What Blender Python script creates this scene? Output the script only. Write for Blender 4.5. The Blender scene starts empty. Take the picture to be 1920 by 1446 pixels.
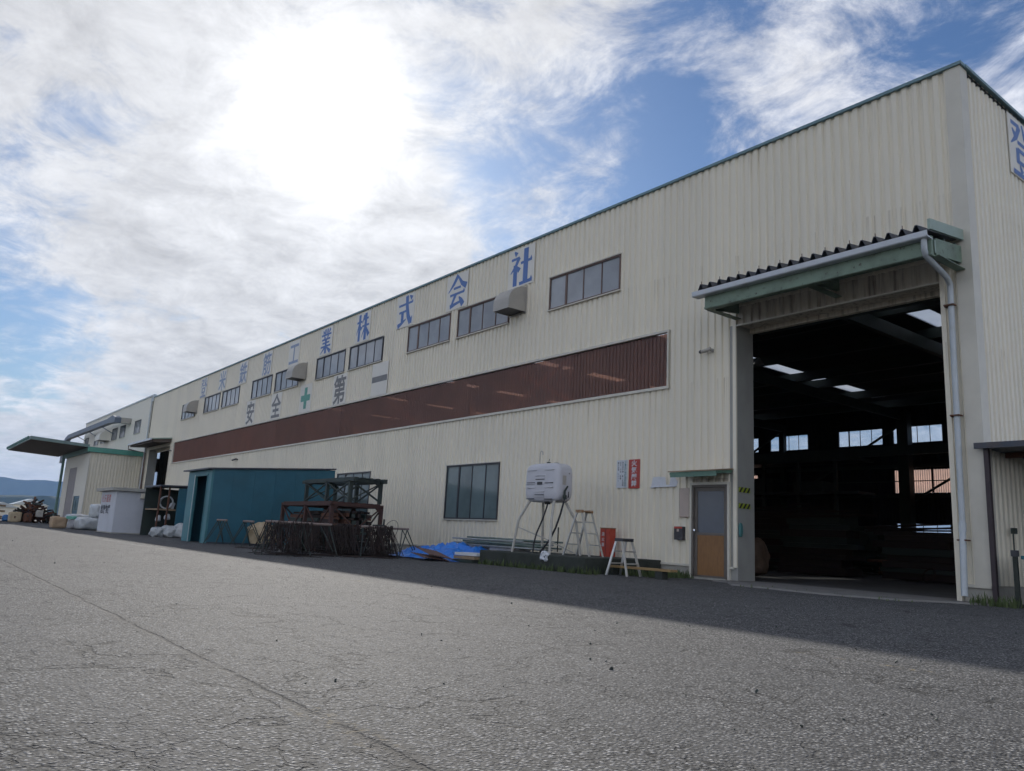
import bpy, bmesh, math, random
from mathutils import Vector, Matrix, noise as mnoise
random.seed(7)
R_ = math.radians
S = bpy.context.scene
COL = S.collection

# ------------------------------------------------------------------ camera
cam_d = bpy.data.cameras.new('camera'); cam = bpy.data.objects.new('camera', cam_d); COL.objects.link(cam)
cam_d.sensor_width = 36.0; cam_d.lens = 1467/1920*36; cam_d.clip_start = 0.05; cam_d.clip_end = 40000
ROT = Matrix(((0.61643328, 0.11996093, 0.77821551), (0.78578242, -0.15717676, -0.59819851), (0.05055695, 0.98025754, -0.19115217)))
cam.matrix_world = Matrix.Translation((0, 0, 0.7)) @ ROT.to_4x4()
S.camera = cam
def sight(px, py):            # direction in the world of a point of the photograph, used for the sun and for where the sky's clouds stand
    return (ROT @ Vector(((px-960)/1467, -(py-723)/1467, -1))).normalized()

# ------------------------------------------------------------------ world
SUN_DIR = sight(665, 310)
SUN_EL = math.asin(SUN_DIR.z); SUN_AZ = math.atan2(SUN_DIR.x, SUN_DIR.y)
# clouds in view: pixel of the photograph, angular size in degrees, more (+) or less (-) cover
CLOUDS = ((600, 200, 6, .10), (1090, 290, 5, -.09), (880, 330, 3.5, -.12), (1270, 170, 4.5, -.09), (170, 300, 3.5, -.08), (30, 400, 4, -.07), (60, 600, 3.5, -.08), (240, 480, 6, .08), (720, 480, 5, .15), (450, 600, 7, .12), (1000, 50, 7, .12), (500, 20, 7, .10), (1480, 210, 5, .08), (1740, 60, 3, -.08), (1000, 380, 1.5, .085), (1130, 322, 1.8, .07), (100, 100, 8, .10), (1700, 130, 8, .05))
W = bpy.data.worlds.new('World'); S.world = W; W.use_nodes = True
def world():
    nt = W.node_tree; N = nt.nodes; L = nt.links; N.clear()
    out = N.new('ShaderNodeOutputWorld'); bg = N.new('ShaderNodeBackground'); bg.inputs[1].default_value = 0.10
    L.new(bg.outputs[0], out.inputs[0])
    sky = N.new('ShaderNodeTexSky'); sky.sky_type = 'NISHITA'; sky.sun_disc = False
    sky.sun_elevation = SUN_EL; sky.sun_rotation = SUN_AZ; sky.air_density = 1.3; sky.dust_density = 0.6; sky.ozone_density = 2.5
    tc = N.new('ShaderNodeTexCoord')
    def m(op, a, b=None, c=None, clamp=False):
        n = N.new('ShaderNodeMath'); n.operation = op; n.use_clamp = clamp
        for i, v in enumerate((a, b, c)):
            if v is None: continue
            if isinstance(v, (int, float)): n.inputs[i].default_value = v
            else: L.new(v, n.inputs[i])
        return n.outputs[0]
    def vm(op, a, b=None):
        n = N.new('ShaderNodeVectorMath'); n.operation = op
        for i, v in enumerate((a, b)):
            if v is None: continue
            if isinstance(v, (tuple, Vector)): n.inputs[i].default_value = v
            else: L.new(v, n.inputs[i])
        return n.outputs['Value'] if op == 'DOT_PRODUCT' else n.outputs[0]
    d = vm('NORMALIZE', tc.outputs['Generated'])
    sp = N.new('ShaderNodeSeparateXYZ'); L.new(d, sp.inputs[0])
    dz = m('ADD', m('MAXIMUM', sp.outputs[2], 0.0), 0.16)
    cb = N.new('ShaderNodeCombineXYZ'); L.new(m('DIVIDE', sp.outputs[0], dz), cb.inputs[0]); L.new(m('DIVIDE', sp.outputs[1], dz), cb.inputs[1])
    def noise(vec, scale, detail, rough, dist, off=(0, 0, 0), st=(1, 1, 1), rz=0):
        mp = N.new('ShaderNodeMapping'); mp.inputs['Location'].default_value = off; mp.inputs['Scale'].default_value = st; mp.inputs['Rotation'].default_value = (0, 0, rz)
        L.new(vec, mp.inputs[0])
        n = N.new('ShaderNodeTexNoise'); n.inputs['Scale'].default_value = scale; n.inputs['Detail'].default_value = detail
        n.inputs['Roughness'].default_value = rough; n.inputs['Distortion'].default_value = dist
        L.new(mp.outputs[0], n.inputs['Vector']); return n.outputs['Fac']
    def sstep(v, a, b):
        n = N.new('ShaderNodeMapRange'); n.interpolation_type = 'SMOOTHSTEP'; n.inputs[1].default_value = a; n.inputs[2].default_value = b
        L.new(v, n.inputs[0]); return n.outputs[0]
    def blob(px, py, sig):
        return m('POWER', m('MAXIMUM', vm('DOT_PRODUCT', d, sight(px, py)), 0.0), 1/R_(sig)**2)
    big = noise(cb.outputs[0], 1.15, 6, 0.58, 0.4, off=(3.1, 1.7, 0))
    fine = noise(cb.outputs[0], 5.2, 9, 0.70, 0.45, off=(7.3, 2.2, 4))
    strk = noise(cb.outputs[0], 2.4, 8, 0.66, 0.4, off=(1.3, 9.1, 2), st=(0.6, 1.4, 1), rz=1.0)
    mott = noise(cb.outputs[0], 9.0, 5, 0.66, 0.5, off=(2.3, 4.2, 8))
    cov = m('ADD', m('MULTIPLY', big, 0.50), m('ADD', m('MULTIPLY', fine, 0.38), m('MULTIPLY', strk, 0.26)))
    for px, py, sig, a in CLOUDS:
        cov = m('ADD', cov, m('MULTIPLY', blob(px, py, sig), a))
    low = m('SUBTRACT', 1.0, sstep(sp.outputs[2], 0.02, 0.20))
    cov = m('ADD', cov, m('MULTIPLY', low, 0.13))
    mask = m('MULTIPLY', sstep(cov, 0.51, 0.69), 0.96)
    # brightness of the cloud: thin veils bright, thick cores greyer; dimmed towards the sun, unseen clouds opposite brightened to light the shaded wall
    thick = sstep(cov, 0.60, 0.80)
    g1 = blob(605, 210, 3.0); g2 = blob(620, 230, 10.0); g3 = blob(640, 260, 26.0)
    antisun_fill = m('MULTIPLY_ADD', vm('DOT_PRODUCT', d, SUN_DIR), -0.30, 0.585)
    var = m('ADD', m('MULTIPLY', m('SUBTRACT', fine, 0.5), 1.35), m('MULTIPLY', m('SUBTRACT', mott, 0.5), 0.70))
    lum = m('MULTIPLY', antisun_fill, m('ADD', 1.22, var))
    lum = m('SUBTRACT', lum, m('MULTIPLY', thick, m('SUBTRACT', 0.10, m('MULTIPLY', g2, 0.14))))
    lum = m('ADD', lum, m('MULTIPLY', g2, 0.05))
    col = N.new('ShaderNodeMix'); col.data_type = 'RGBA'; col.inputs[6].default_value = (0.92, 0.935, 1.0, 1); col.inputs[7].default_value = (0.97, 0.975, 1.0, 1)
    L.new(m('ADD', g3, g2, clamp=True), col.inputs[0])
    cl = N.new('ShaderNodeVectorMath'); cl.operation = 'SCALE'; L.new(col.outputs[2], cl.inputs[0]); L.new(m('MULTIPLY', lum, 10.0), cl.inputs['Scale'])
    skt = N.new('ShaderNodeVectorMath'); skt.operation = 'MULTIPLY'; L.new(sky.outputs[0], skt.inputs[0]); skt.inputs[1].default_value = (0.190, 0.250, 0.345)
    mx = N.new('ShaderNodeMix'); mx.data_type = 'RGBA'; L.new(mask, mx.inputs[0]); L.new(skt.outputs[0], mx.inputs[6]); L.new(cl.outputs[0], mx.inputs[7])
    gl = N.new('ShaderNodeVectorMath'); gl.operation = 'SCALE'; gl.inputs[0].default_value = (1, 0.985, 0.96)
    L.new(m('ADD', m('MULTIPLY', m('MULTIPLY', g1, 4.6), m('MULTIPLY_ADD', big, 1.6, m('MULTIPLY_ADD', fine, 2.2, -0.9))), m('MULTIPLY', g2, 0.25)), gl.inputs['Scale'])
    ad = N.new('ShaderNodeVectorMath'); ad.operation = 'ADD'; L.new(mx.outputs[2], ad.inputs[0]); L.new(gl.outputs[0], ad.inputs[1])
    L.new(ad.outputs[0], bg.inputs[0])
world()
W.cycles.sampling_method = 'MANUAL'; W.cycles.sample_map_resolution = 512
sl = bpy.data.lights.new('sun', 'SUN'); sl.energy = 2.0; sl.angle = R_(0.8); sl.color = (1.0, 0.95, 0.88)
so = bpy.data.objects.new('sun', sl); COL.objects.link(so)
so.rotation_euler = SUN_DIR.to_track_quat('Z', 'Y').to_euler()
V = S.view_settings; V.view_transform = 'Standard'; V.look = 'None'; V.exposure = 1.18; V.gamma = 1.0; V.use_curve_mapping = False
S.cycles.use_adaptive_sampling = True; S.cycles.adaptive_threshold = .025; S.cycles.max_bounces = 5; S.cycles.diffuse_bounces = 3; S.cycles.glossy_bounces = 2; S.cycles.transmission_bounces = 3; S.cycles.transparent_max_bounces = 10; S.cycles.caustics_reflective = False; S.cycles.caustics_refractive = False

# ------------------------------------------------------------------ materials
MATS = {}
class NB:
    def __init__(s, name):
        s.m = bpy.data.materials.new(name); s.m.use_nodes = True; s.t = s.m.node_tree; s.N = s.t.nodes; s.L = s.t.links
        s.b = s.N['Principled BSDF']; s.o = s.N['Material Output']; s._p = None
    def pos(s):
        if s._p is None: s._p = s.N.new('ShaderNodeNewGeometry').outputs['Position']
        return s._p
    def put(s, sock, v):
        if isinstance(v, bpy.types.NodeSocket): s.L.new(v, sock)
        elif isinstance(v, tuple) and len(v) == 3 and sock.type == 'RGBA': sock.default_value = (*v, 1)
        else: sock.default_value = v
    def math(s, op, a, b=None, c=None, clamp=False):
        n = s.N.new('ShaderNodeMath'); n.operation = op; n.use_clamp = clamp
        for i, v in enumerate((a, b, c)):
            if v is not None: s.put(n.inputs[i], v)
        return n.outputs[0]
    def noise(s, scale, detail=4, rough=.55, st=(1, 1, 1), dist=0, off=(0, 0, 0), vec=None):
        mp = s.N.new('ShaderNodeMapping'); mp.inputs['Scale'].default_value = st; mp.inputs['Location'].default_value = off
        s.L.new(vec or s.pos(), mp.inputs[0])
        n = s.N.new('ShaderNodeTexNoise'); n.inputs['Scale'].default_value = scale; n.inputs['Detail'].default_value = detail
        n.inputs['Roughness'].default_value = rough; n.inputs['Distortion'].default_value = dist
        s.L.new(mp.outputs[0], n.inputs['Vector']); return n.outputs['Fac']
    def vor(s, scale, feature='F1', out='Distance', vec=None, rnd=1.0):
        n = s.N.new('ShaderNodeTexVoronoi'); n.feature = feature; n.inputs['Scale'].default_value = scale; n.inputs['Randomness'].default_value = rnd
        s.L.new(vec or s.pos(), n.inputs['Vector']); return n.outputs[out]
    def ramp(s, v, a, b, x=0., y=1.):
        n = s.N.new('ShaderNodeMapRange'); n.interpolation_type = 'SMOOTHSTEP'
        for i, k in enumerate((v, a, b, x, y)): s.put(n.inputs[i], k)
        return n.outputs[0]
    def mix(s, f, a, b, mode='MIX'):
        n = s.N.new('ShaderNodeMix'); n.data_type = 'RGBA'; n.blend_type = mode
        s.put(n.inputs[0], f); s.put(n.inputs[6], a); s.put(n.inputs[7], b); return n.outputs[2]
    def bump(s, h, dist, strength=1.0):
        n = s.N.new('ShaderNodeBump'); n.inputs['Distance'].default_value = dist; n.inputs['Strength'].default_value = strength
        s.L.new(h, n.inputs['Height']); s.L.new(n.outputs[0], s.b.inputs['Normal'])
    def fin(s, col, rough=.6, metal=0., spec=None):
        s.put(s.b.inputs['Base Color'], col); s.put(s.b.inputs['Roughness'], rough); s.b.inputs['Metallic'].default_value = metal
        if spec is not None: s.b.inputs['Specular IOR Level'].default_value = spec
        MATS[s.m.name] = s.m; return s.m
def painted(name, col, rough=.5, dirt=None, amt=.35, scale=3., st=(1, 1, 1), bump=0., metal=0., spot=None):
    b = NB(name); dirt = dirt or tuple(c*.55 for c in col)
    f = b.math('MULTIPLY', b.ramp(b.noise(scale, 6, .62, st), .38, .75), amt)
    c = b.mix(f, col, dirt)
    c = b.mix(b.math('MULTIPLY', b.noise(scale*9, 3), .18), c, tuple(k*.75 for k in col))
    if spot: c = b.mix(b.ramp(b.noise(scale*4, 5, .7), .60, .68), c, spot)
    if bump: b.bump(b.noise(scale*8, 4), bump)
    return b.fin(c, rough, metal)
def make_mats():
    # cream ribbed sheet: faint vertical run marks, patches of chalking, tiny specks
    b = NB('cream_sheet')
    f = b.math('MULTIPLY', b.ramp(b.noise(1.0, 5, .6, (5.5, 5.5, .16)), .50, .80), .28)
    c = b.mix(f, (.83, .76, .605), (.69, .63, .51))
    c = b.mix(b.math('MULTIPLY', b.ramp(b.noise(.35, 4, .6), .35, .70), .30), c, (.76, .70, .585))
    sq = b.N.new('ShaderNodeSeparateXYZ'); b.L.new(b.pos(), sq.inputs[0]); wn = b.N.new('ShaderNodeTexWhiteNoise'); wn.noise_dimensions = '1D'
    b.L.new(b.math('FLOOR', b.math('DIVIDE', b.math('ADD', sq.outputs[0], b.math('MULTIPLY', sq.outputs[1], 1.0)), .824)), wn.inputs['W'])
    c = b.mix(b.math('MULTIPLY', wn.outputs['Value'], .22), c, (.62, .58, .48))
    c = b.mix(b.math('MULTIPLY', b.ramp(b.noise(26, 2), .72, .80), .5), c, (.30, .26, .19))
    # drip stains below the openings, the strip and the coping
    sz = b.N.new('ShaderNodeSeparateXYZ'); b.L.new(b.pos(), sz.inputs[0]); z = sz.outputs[2]
    band = b.math('ADD', b.math('ADD', b.math('MULTIPLY', b.ramp(z, 6.5, 7.52), b.ramp(z, 7.52, 7.56, 1., 0.)), b.math('MULTIPLY', b.ramp(z, 3.4, 4.62), b.ramp(z, 4.62, 4.66, 1., 0.))), b.math('ADD', b.math('MULTIPLY', b.ramp(z, 8.9, 10.05), .8), b.math('MULTIPLY', b.ramp(z, .3, 1.0, 1., 0.), .9)))
    strk = b.ramp(b.noise(1.0, 5, .7, (14, 14, .25), off=(3, 0, 1)), .52, .72)
    c = b.mix(b.math('MULTIPLY', b.math('MULTIPLY', band, strk), .50), c, (.36, .29, .19))
    b.fin(c, .48)
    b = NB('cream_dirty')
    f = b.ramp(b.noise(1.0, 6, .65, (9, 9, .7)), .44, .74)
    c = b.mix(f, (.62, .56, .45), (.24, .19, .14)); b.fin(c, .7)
    b = NB('white_sheet'); f = b.math('MULTIPLY', b.ramp(b.noise(1.0, 5, .6, (3, 3, .2)), .45, .8), .35)
    b.fin(b.mix(f, (.78, .74, .64), (.64, .61, .53)), .5)
    painted('flashing', (.66, .62, .52), .42, amt=.25, scale=1.5)
    painted('verdigris', (.13, .25, .22), .5, (.09, .13, .11), .5, 2)
    painted('coping_blue', (.16, .27, .30), .45, (.10, .16, .17), .5, 2)
    painted('mint', (.20, .27, .20), .6, (.09, .11, .085), .75, 2.4, spot=(.07, .06, .045))
    painted('canopy_green', (.20, .27, .25), .5, (.13, .18, .17), .5, 2)
    painted('post_maroon', (.045, .030, .034), .55, (.03, .02, .02), .5, 4)
    painted('mint_light', (.32, .40, .34), .5, (.22, .28, .22), .5, 3)
    painted('pipe_white', (.52, .56, .58), .35, (.36, .37, .33), .4, 4)
    painted('gutter_white', (.60, .63, .66), .35, (.42, .43, .42), .35, 3)
    painted('sheet_dark', (.05, .06, .08), .5, (.12, .08, .05), .5, 4)
    painted('brown_frame', (.16, .10, .075), .5, (.07, .05, .04), .5, 5)
    painted('dark_frame', (.045, .045, .05), .45, amt=.3, scale=5)
    painted('steel_dark', (.035, .05, .042), .6, (.02, .02, .02), .5, 2)
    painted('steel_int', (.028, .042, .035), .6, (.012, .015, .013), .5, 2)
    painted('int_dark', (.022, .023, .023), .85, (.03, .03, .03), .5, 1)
    painted('concrete', (.40, .38, .33), .85, (.24, .225, .19), .7, 2.2, bump=.004)
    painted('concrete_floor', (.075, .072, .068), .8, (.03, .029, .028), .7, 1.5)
    painted('apron_concrete', (.20, .19, .175), .85, (.11, .105, .095), .7, 2.5, bump=.004)
    painted('jamb_paint', (.36, .36, .33), .6, (.27, .26, .24), .6, 1.6, (1, 1, .6))
    painted('letter_blue', (.085, .17, .42), .5, (.13, .22, .45), .5, 4)
    painted('letter_blue_faded', (.27, .33, .46), .55, (.36, .41, .50), .6, 4)
    painted('letter_grey', (.20, .195, .19), .6, (.30, .30, .30), .6, 4)
    painted('letter_green', (.10, .33, .25), .5, (.16, .38, .31), .5, 4)
    painted('board_white', (.79, .75, .66), .5, (.71, .67, .59), .5, 2)
    painted('paper_white', (.66, .68, .70), .6, (.50, .51, .52), .5, 8)
    painted('sign_red', (.44, .045, .030), .45, (.30, .06, .04), .5, 9)
    painted('ink', (.03, .035, .05), .6)
    painted('ink_green', (.07, .20, .20), .6)
    painted('pink_board', (.50, .41, .35), .6, (.42, .36, .31), .6, 8)
    painted('ply', (.27, .135, .048), .5, (.17, .08, .03), .6, 6, (3, 3, .7))
    painted('door_grey', (.15, .13, .11), .5, (.09, .075, .06), .5, 5)
    painted('awning_green', (.13, .24, .18), .55, (.08, .12, .09), .6, 5)
    painted('chrome', (.75, .75, .76), .15, metal=1.)
    painted('teal', (.030, .135, .190), .5, (.024, .095, .125), .6, 1.2)
    painted('teal_light', (.065, .215, .245), .5, (.04, .11, .12), .5, 1.5)
    painted('block_white', (.60, .61, .64), .75, (.48, .50, .52), .6, 1.4, bump=.003)
    painted('slab', (.40, .39, .35), .8, (.27, .26, .23), .6, 2)
    painted('rust', (.13, .055, .030), .8, (.055, .030, .022), .75, 5, bump=.003)
    painted('rust_red', (.075, .034, .026), .75, (.035, .022, .018), .7, 5)
    painted('rebar_rust', (.034, .022, .018), .8, (.018, .014, .013), .7, 9)
    painted('pipe_rust_light', (.27, .215, .19), .6, (.22, .12, .09), .6, 9)
    painted('tube_green', (.10, .15, .125), .5, (.20, .20, .18), .6, 8)
    painted('tube_grey', (.33, .35, .34), .4, (.18, .18, .16), .6, 8)
    painted('tank_white', (.58, .575, .60), .38, (.50, .49, .50), .5, 3)
    painted('tank_frame', (.50, .48, .43), .45, (.36, .33, .27), .6, 6)
    painted('hose_black', (.015, .016, .018), .5)
    painted('aluminium', (.62, .62, .60), .38, (.45, .44, .41), .5, 9, metal=.6)
    painted('ladder_rust', (.33, .18, .07), .6, (.5, .45, .38), .6, 20)
    painted('fire_red', (.46, .055, .028), .42, (.36, .07, .04), .5, 4)
    painted('moss_concrete', (.045, .050, .042), .9, (.022, .030, .02), .8, 2.5, bump=.012)
    painted('plank_yellow', (.36, .24, .10), .75, (.20, .10, .05), .7, 6, (.6, 2, 2))
    painted('sack_tan', (.42, .30, .19), .8, (.30, .19, .11), .6, 6)
    painted('sack_brown', (.16, .105, .07), .85, (.08, .05, .035), .7, 5)
    painted('sack_cream', (.50, .40, .26), .75, (.33, .23, .13), .6, 5)
    painted('wrap_plastic', (.47, .49, .49), .28, (.29, .30, .30), .7, 5)
    painted('blue_box', (.05, .18, .42), .5, (.04, .10, .22), .5, 5)
    painted('wood', (.33, .24, .15), .8, (.20, .14, .09), .7, 7)
    painted('grey_box', (.33, .33, .34), .6, (.2, .2, .2), .6, 6)
    painted('corrugated_brown', (.14, .075, .06), .7, (.08, .05, .04), .7, 6)
    painted('shutter_grey', (.33, .29, .28), .6, (.25, .22, .21), .5, 2)
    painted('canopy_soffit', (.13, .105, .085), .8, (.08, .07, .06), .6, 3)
    painted('hood_grey', (.44, .41, .36), .45, (.36, .33, .29), .5, 3)
    painted('duct_blue', (.13, .16, .21), .5, (.09, .11, .14), .5, 2)
    # hazard tape: slanting black and yellow bars
    b = NB('hazard_tape'); sx = b.N.new('ShaderNodeSeparateXYZ'); b.L.new(b.pos(), sx.inputs[0])
    t = b.math('FRACT', b.math('MULTIPLY', b.math('SUBTRACT', sx.outputs[1], b.math('MULTIPLY', sx.outputs[2], 0.8)), 7.0))
    b.fin(b.mix(b.math('GREATER_THAN', t, .5), (.018, .018, .02), (.33, .40, .04)), .5)
    # blue tarpaulin
    b = NB('tarp_blue'); b.bump(b.noise(14, 5, .6), .012)
    b.fin(b.mix(b.ramp(b.noise(4, 4), .4, .7), (.02, .17, .62), (.03, .25, .75)), .33)
    # asphalt
    b = NB('asphalt'); P = b.pos()
    sx = b.N.new('ShaderNodeSeparateXYZ'); b.L.new(P, sx.inputs[0])
    agg = b.vor(62, 'F1', 'Distance'); aggc = b.vor(62, 'F1', 'Color'); sc = b.N.new('ShaderNodeSeparateColor'); b.L.new(aggc, sc.inputs[0])
    agg2 = b.vor(150, 'F1', 'Color'); sc2 = b.N.new('ShaderNodeSeparateColor'); b.L.new(agg2, sc2.inputs[0])
    base = b.mix(b.ramp(b.noise(.22, 5, .6), .3, .75), (.140, .140, .140), (.172, .171, .169))
    base = b.mix(b.math('MULTIPLY', b.ramp(b.noise(1.6, 5, .65), .40, .70), .40), base, (.100, .099, .098))
    st = b.mix(sc.outputs[0], (.22, .22, .22), (2.1, 2.08, 2.05))
    base = b.mix(1.0, base, st, 'MULTIPLY')
    base = b.mix(b.ramp(sc.outputs[1], .87, .92), base, (.42, .41, .395))
    base = b.mix(b.math('MULTIPLY', b.ramp(agg, .30, .58), .85), base, (.022, .022, .022))
    base = b.mix(b.math('MULTIPLY', b.ramp(sc2.outputs[0], .72, .95), .45), base, (.20, .195, .185))
    # fine crazing cracks
    wv = b.N.new('ShaderNodeTexNoise'); wv.inputs['Scale'].default_value = 3.5; wv.inputs['Detail'].default_value = 4; b.L.new(P, wv.inputs['Vector'])
    va = b.N.new('ShaderNodeVectorMath'); va.operation = 'MULTIPLY_ADD'; b.L.new(wv.outputs['Color'], va.inputs[0]); va.inputs[1].default_value = (.55, .55, 0); b.L.new(P, va.inputs[2])
    c1 = b.vor(.75, 'DISTANCE_TO_EDGE', 'Distance', va.outputs[0]); c2 = b.vor(2.8, 'DISTANCE_TO_EDGE', 'Distance', va.outputs[0])
    k1 = b.math('MULTIPLY', b.ramp(c1, .004, .011, 1., 0.), b.ramp(b.noise(.5, 3), .42, .56))
    k2 = b.math('MULTIPLY', b.ramp(c2, .008, .022, 1., 0.), b.ramp(b.noise(1.3, 4, .6, off=(5, 5, 0)), .46, .56))
    crack = b.math('MAXIMUM', b.math('MULTIPLY', k1, b.ramp(b.noise(4, 3, .6, off=(1, 2, 0)), .42, .52)), b.math('MULTIPLY', k2, .9))
    # laying joint parallel to the hall, ragged
    jw = b.math('ABSOLUTE', b.math('SUBTRACT', b.math('ADD', sx.outputs[1], b.math('MULTIPLY', b.noise(2.2, 5, .65, (1, 1, 1)), .10)), 1.45))
    jn = b.noise(3.0, 3, .6, off=(2, 8, 0))
    joint = b.math('MULTIPLY', b.ramp(jw, .006, .022, 1., 0.), b.ramp(jn, .30, .48))
    crack = b.math('MAXIMUM', crack, joint)
    base = b.mix(b.math('MULTIPLY', crack, .72), base, (.022, .021, .020))
    base = b.mix(b.math('MULTIPLY', b.ramp(jw, .02, .09, .45, 0.), b.ramp(b.noise(1.3, 4, .6, off=(9, 1, 0)), .40, .60)), base, (.06, .055, .05))
    # worn paint: yellow beside the joint and at y = 5.3, white crumbs farther out
    wear = b.ramp(b.noise(16, 5, .7), .53, .60)
    yl = b.math('MULTIPLY', b.ramp(b.math('ABSOLUTE', b.math('SUBTRACT', sx.outputs[1], 5.32)), .05, .08, 1., 0.), b.math('MULTIPLY', wear, b.ramp(b.noise(.9, 3, .6, off=(3, 3, 0)), .52, .60)))
    yl2 = b.math('MULTIPLY', b.ramp(b.math('ABSOLUTE', b.math('SUBTRACT', sx.outputs[1], 1.40)), .05, .08, 1., 0.), b.math('MULTIPLY', wear, b.ramp(b.math('ABSOLUTE', b.math('ADD', sx.outputs[0], 2.75)), .25, .45, 1., 0.)))
    base = b.mix(b.math('MULTIPLY', b.math('MAXIMUM', yl, b.math('MULTIPLY', yl2, .4)), .6), base, (.30, .23, .11))
    wl = b.math('MULTIPLY', b.ramp(b.math('ABSOLUTE', b.math('SUBTRACT', sx.outputs[1], 5.42)), .10, .16, 1., 0.), b.math('MULTIPLY', b.ramp(b.noise(7, 5, .7), .55, .62), b.ramp(sx.outputs[0], -20.5, -19.5, 1., 0.)))
    base = b.mix(b.math('MULTIPLY', wl, .8), base, (.48, .48, .46))
    # tyre-polished lanes along the hall
    base = b.mix(b.math('MULTIPLY', b.ramp(b.noise(1.0, 4, .6, (.05, .9, 1), off=(0, 4, 0)), .48, .66), .38), base, (.098, .097, .097))
    # old damp/oil stains
    base = b.mix(b.math('MULTIPLY', b.ramp(b.noise(.45, 5, .62, off=(11, 4, 0)), .58, .72), .40), base, (.090, .089, .089))
    h = b.math('SUBTRACT', b.math('ADD', b.math('MULTIPLY', b.ramp(agg, .0, .6, 1., 0.), .6), b.math('MULTIPLY', sc.outputs[2], .4)), b.math('MULTIPLY', crack, .8))
    b.bump(h, .011, 1.0)
    b.fin(base, .85, spec=.25)
    # earth and far fields
    b = NB('field_earth'); b.fin(b.mix(b.ramp(b.noise(.02, 5), .4, .6), (.10, .11, .06), (.16, .14, .10)), .95)
    b = NB('forest_slope'); b.fin(b.mix(b.ramp(b.noise(.006, 6, .65), .35, .65), (.035, .055, .035), (.06, .08, .05)), .95)
    b = NB('leaf'); b.fin(b.mix(b.noise(5, 2), (.045, .085, .02), (.10, .12, .04)), .7)
    # glazing
    def glaze(name, refl_col, dif, trans, kt, rough=.04, diffw=.5, tlw=.5, fw=.55):
        g = NB(name); g.N.remove(g.b)
        tr = g.N.new('ShaderNodeBsdfTransparent'); tr.inputs[0].default_value = (*trans, 1)
        df = g.N.new('ShaderNodeBsdfDiffuse'); oi = g.N.new('ShaderNodeObjectInfo'); g.put(df.inputs[0], g.mix(g.math('MULTIPLY_ADD', g.ramp(g.noise(1.2, 4), .3, .7), .5, g.math('MULTIPLY', oi.outputs['Random'], .5)), dif, tuple(k*.62 for k in dif)))
        tl = g.N.new('ShaderNodeBsdfTranslucent'); tl.inputs[0].default_value = (*kt, 1)
        gs = g.N.new('ShaderNodeBsdfGlossy'); gs.inputs['Roughness'].default_value = rough; gs.inputs[0].default_value = (*refl_col, 1)
        m1 = g.N.new('ShaderNodeMixShader'); m1.inputs[0].default_value = tlw; g.L.new(df.outputs[0], m1.inputs[1]); g.L.new(tl.outputs[0], m1.inputs[2])
        m2 = g.N.new('ShaderNodeMixShader'); m2.inputs[0].default_value = diffw; g.L.new(tr.outputs[0], m2.inputs[1]); g.L.new(m1.outputs[0], m2.inputs[2])
        lw = g.N.new('ShaderNodeLayerWeight'); lw.inputs[0].default_value = .5; fr_ = g.math('ADD', .04, g.math('MULTIPLY', g.math('POWER', lw.outputs['Facing'], 4.0), fw))
        m3 = g.N.new('ShaderNodeMixShader'); g.L.new(fr_, m3.inputs[0]); g.L.new(m2.outputs[0], m3.inputs[1]); g.L.new(gs.outputs[0], m3.inputs[2])
        g.L.new(m3.outputs[0], g.o.inputs['Surface']); MATS[name] = g.m
    glaze('frosted_glass', (1, 1, 1), (.62, .64, .66), (.45, .50, .52), (.30, .33, .34), .10, .84, .2)
    glaze('teal_glass', (1, 1, 1), (.26, .34, .34), (.25, .33, .33), (.12, .16, .16), .10, .80, .2)
    glaze('door_glass', (1, 1, 1), (.16, .18, .21), (.25, .3, .33), (.10, .12, .14), .10, .80, .2)
    glaze('clear_glass', (1, 1, 1), (.5, .55, .6), (.80, .86, .92), (.4, .45, .5), .03, .10)
    glaze('brown_sheet', (.9, .85, .85), (.36, .135, .078), (.56, .27, .17), (.60, .25, .14), .3, .50, .30, .12)
    glaze('brown_sheet_backlit', (1, .9, .85), (.50, .30, .22), (.75, .48, .36), (.90, .60, .48), .25, .75)  # brown strip of the far wall, its backlit glow put into paler colours
    glaze('skylight_sheet', (1, 1, 1), (.6, .62, .62), (.80, .84, .86), (.85, .88, .9), .3, .65)
make_mats()
M = MATS

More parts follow.
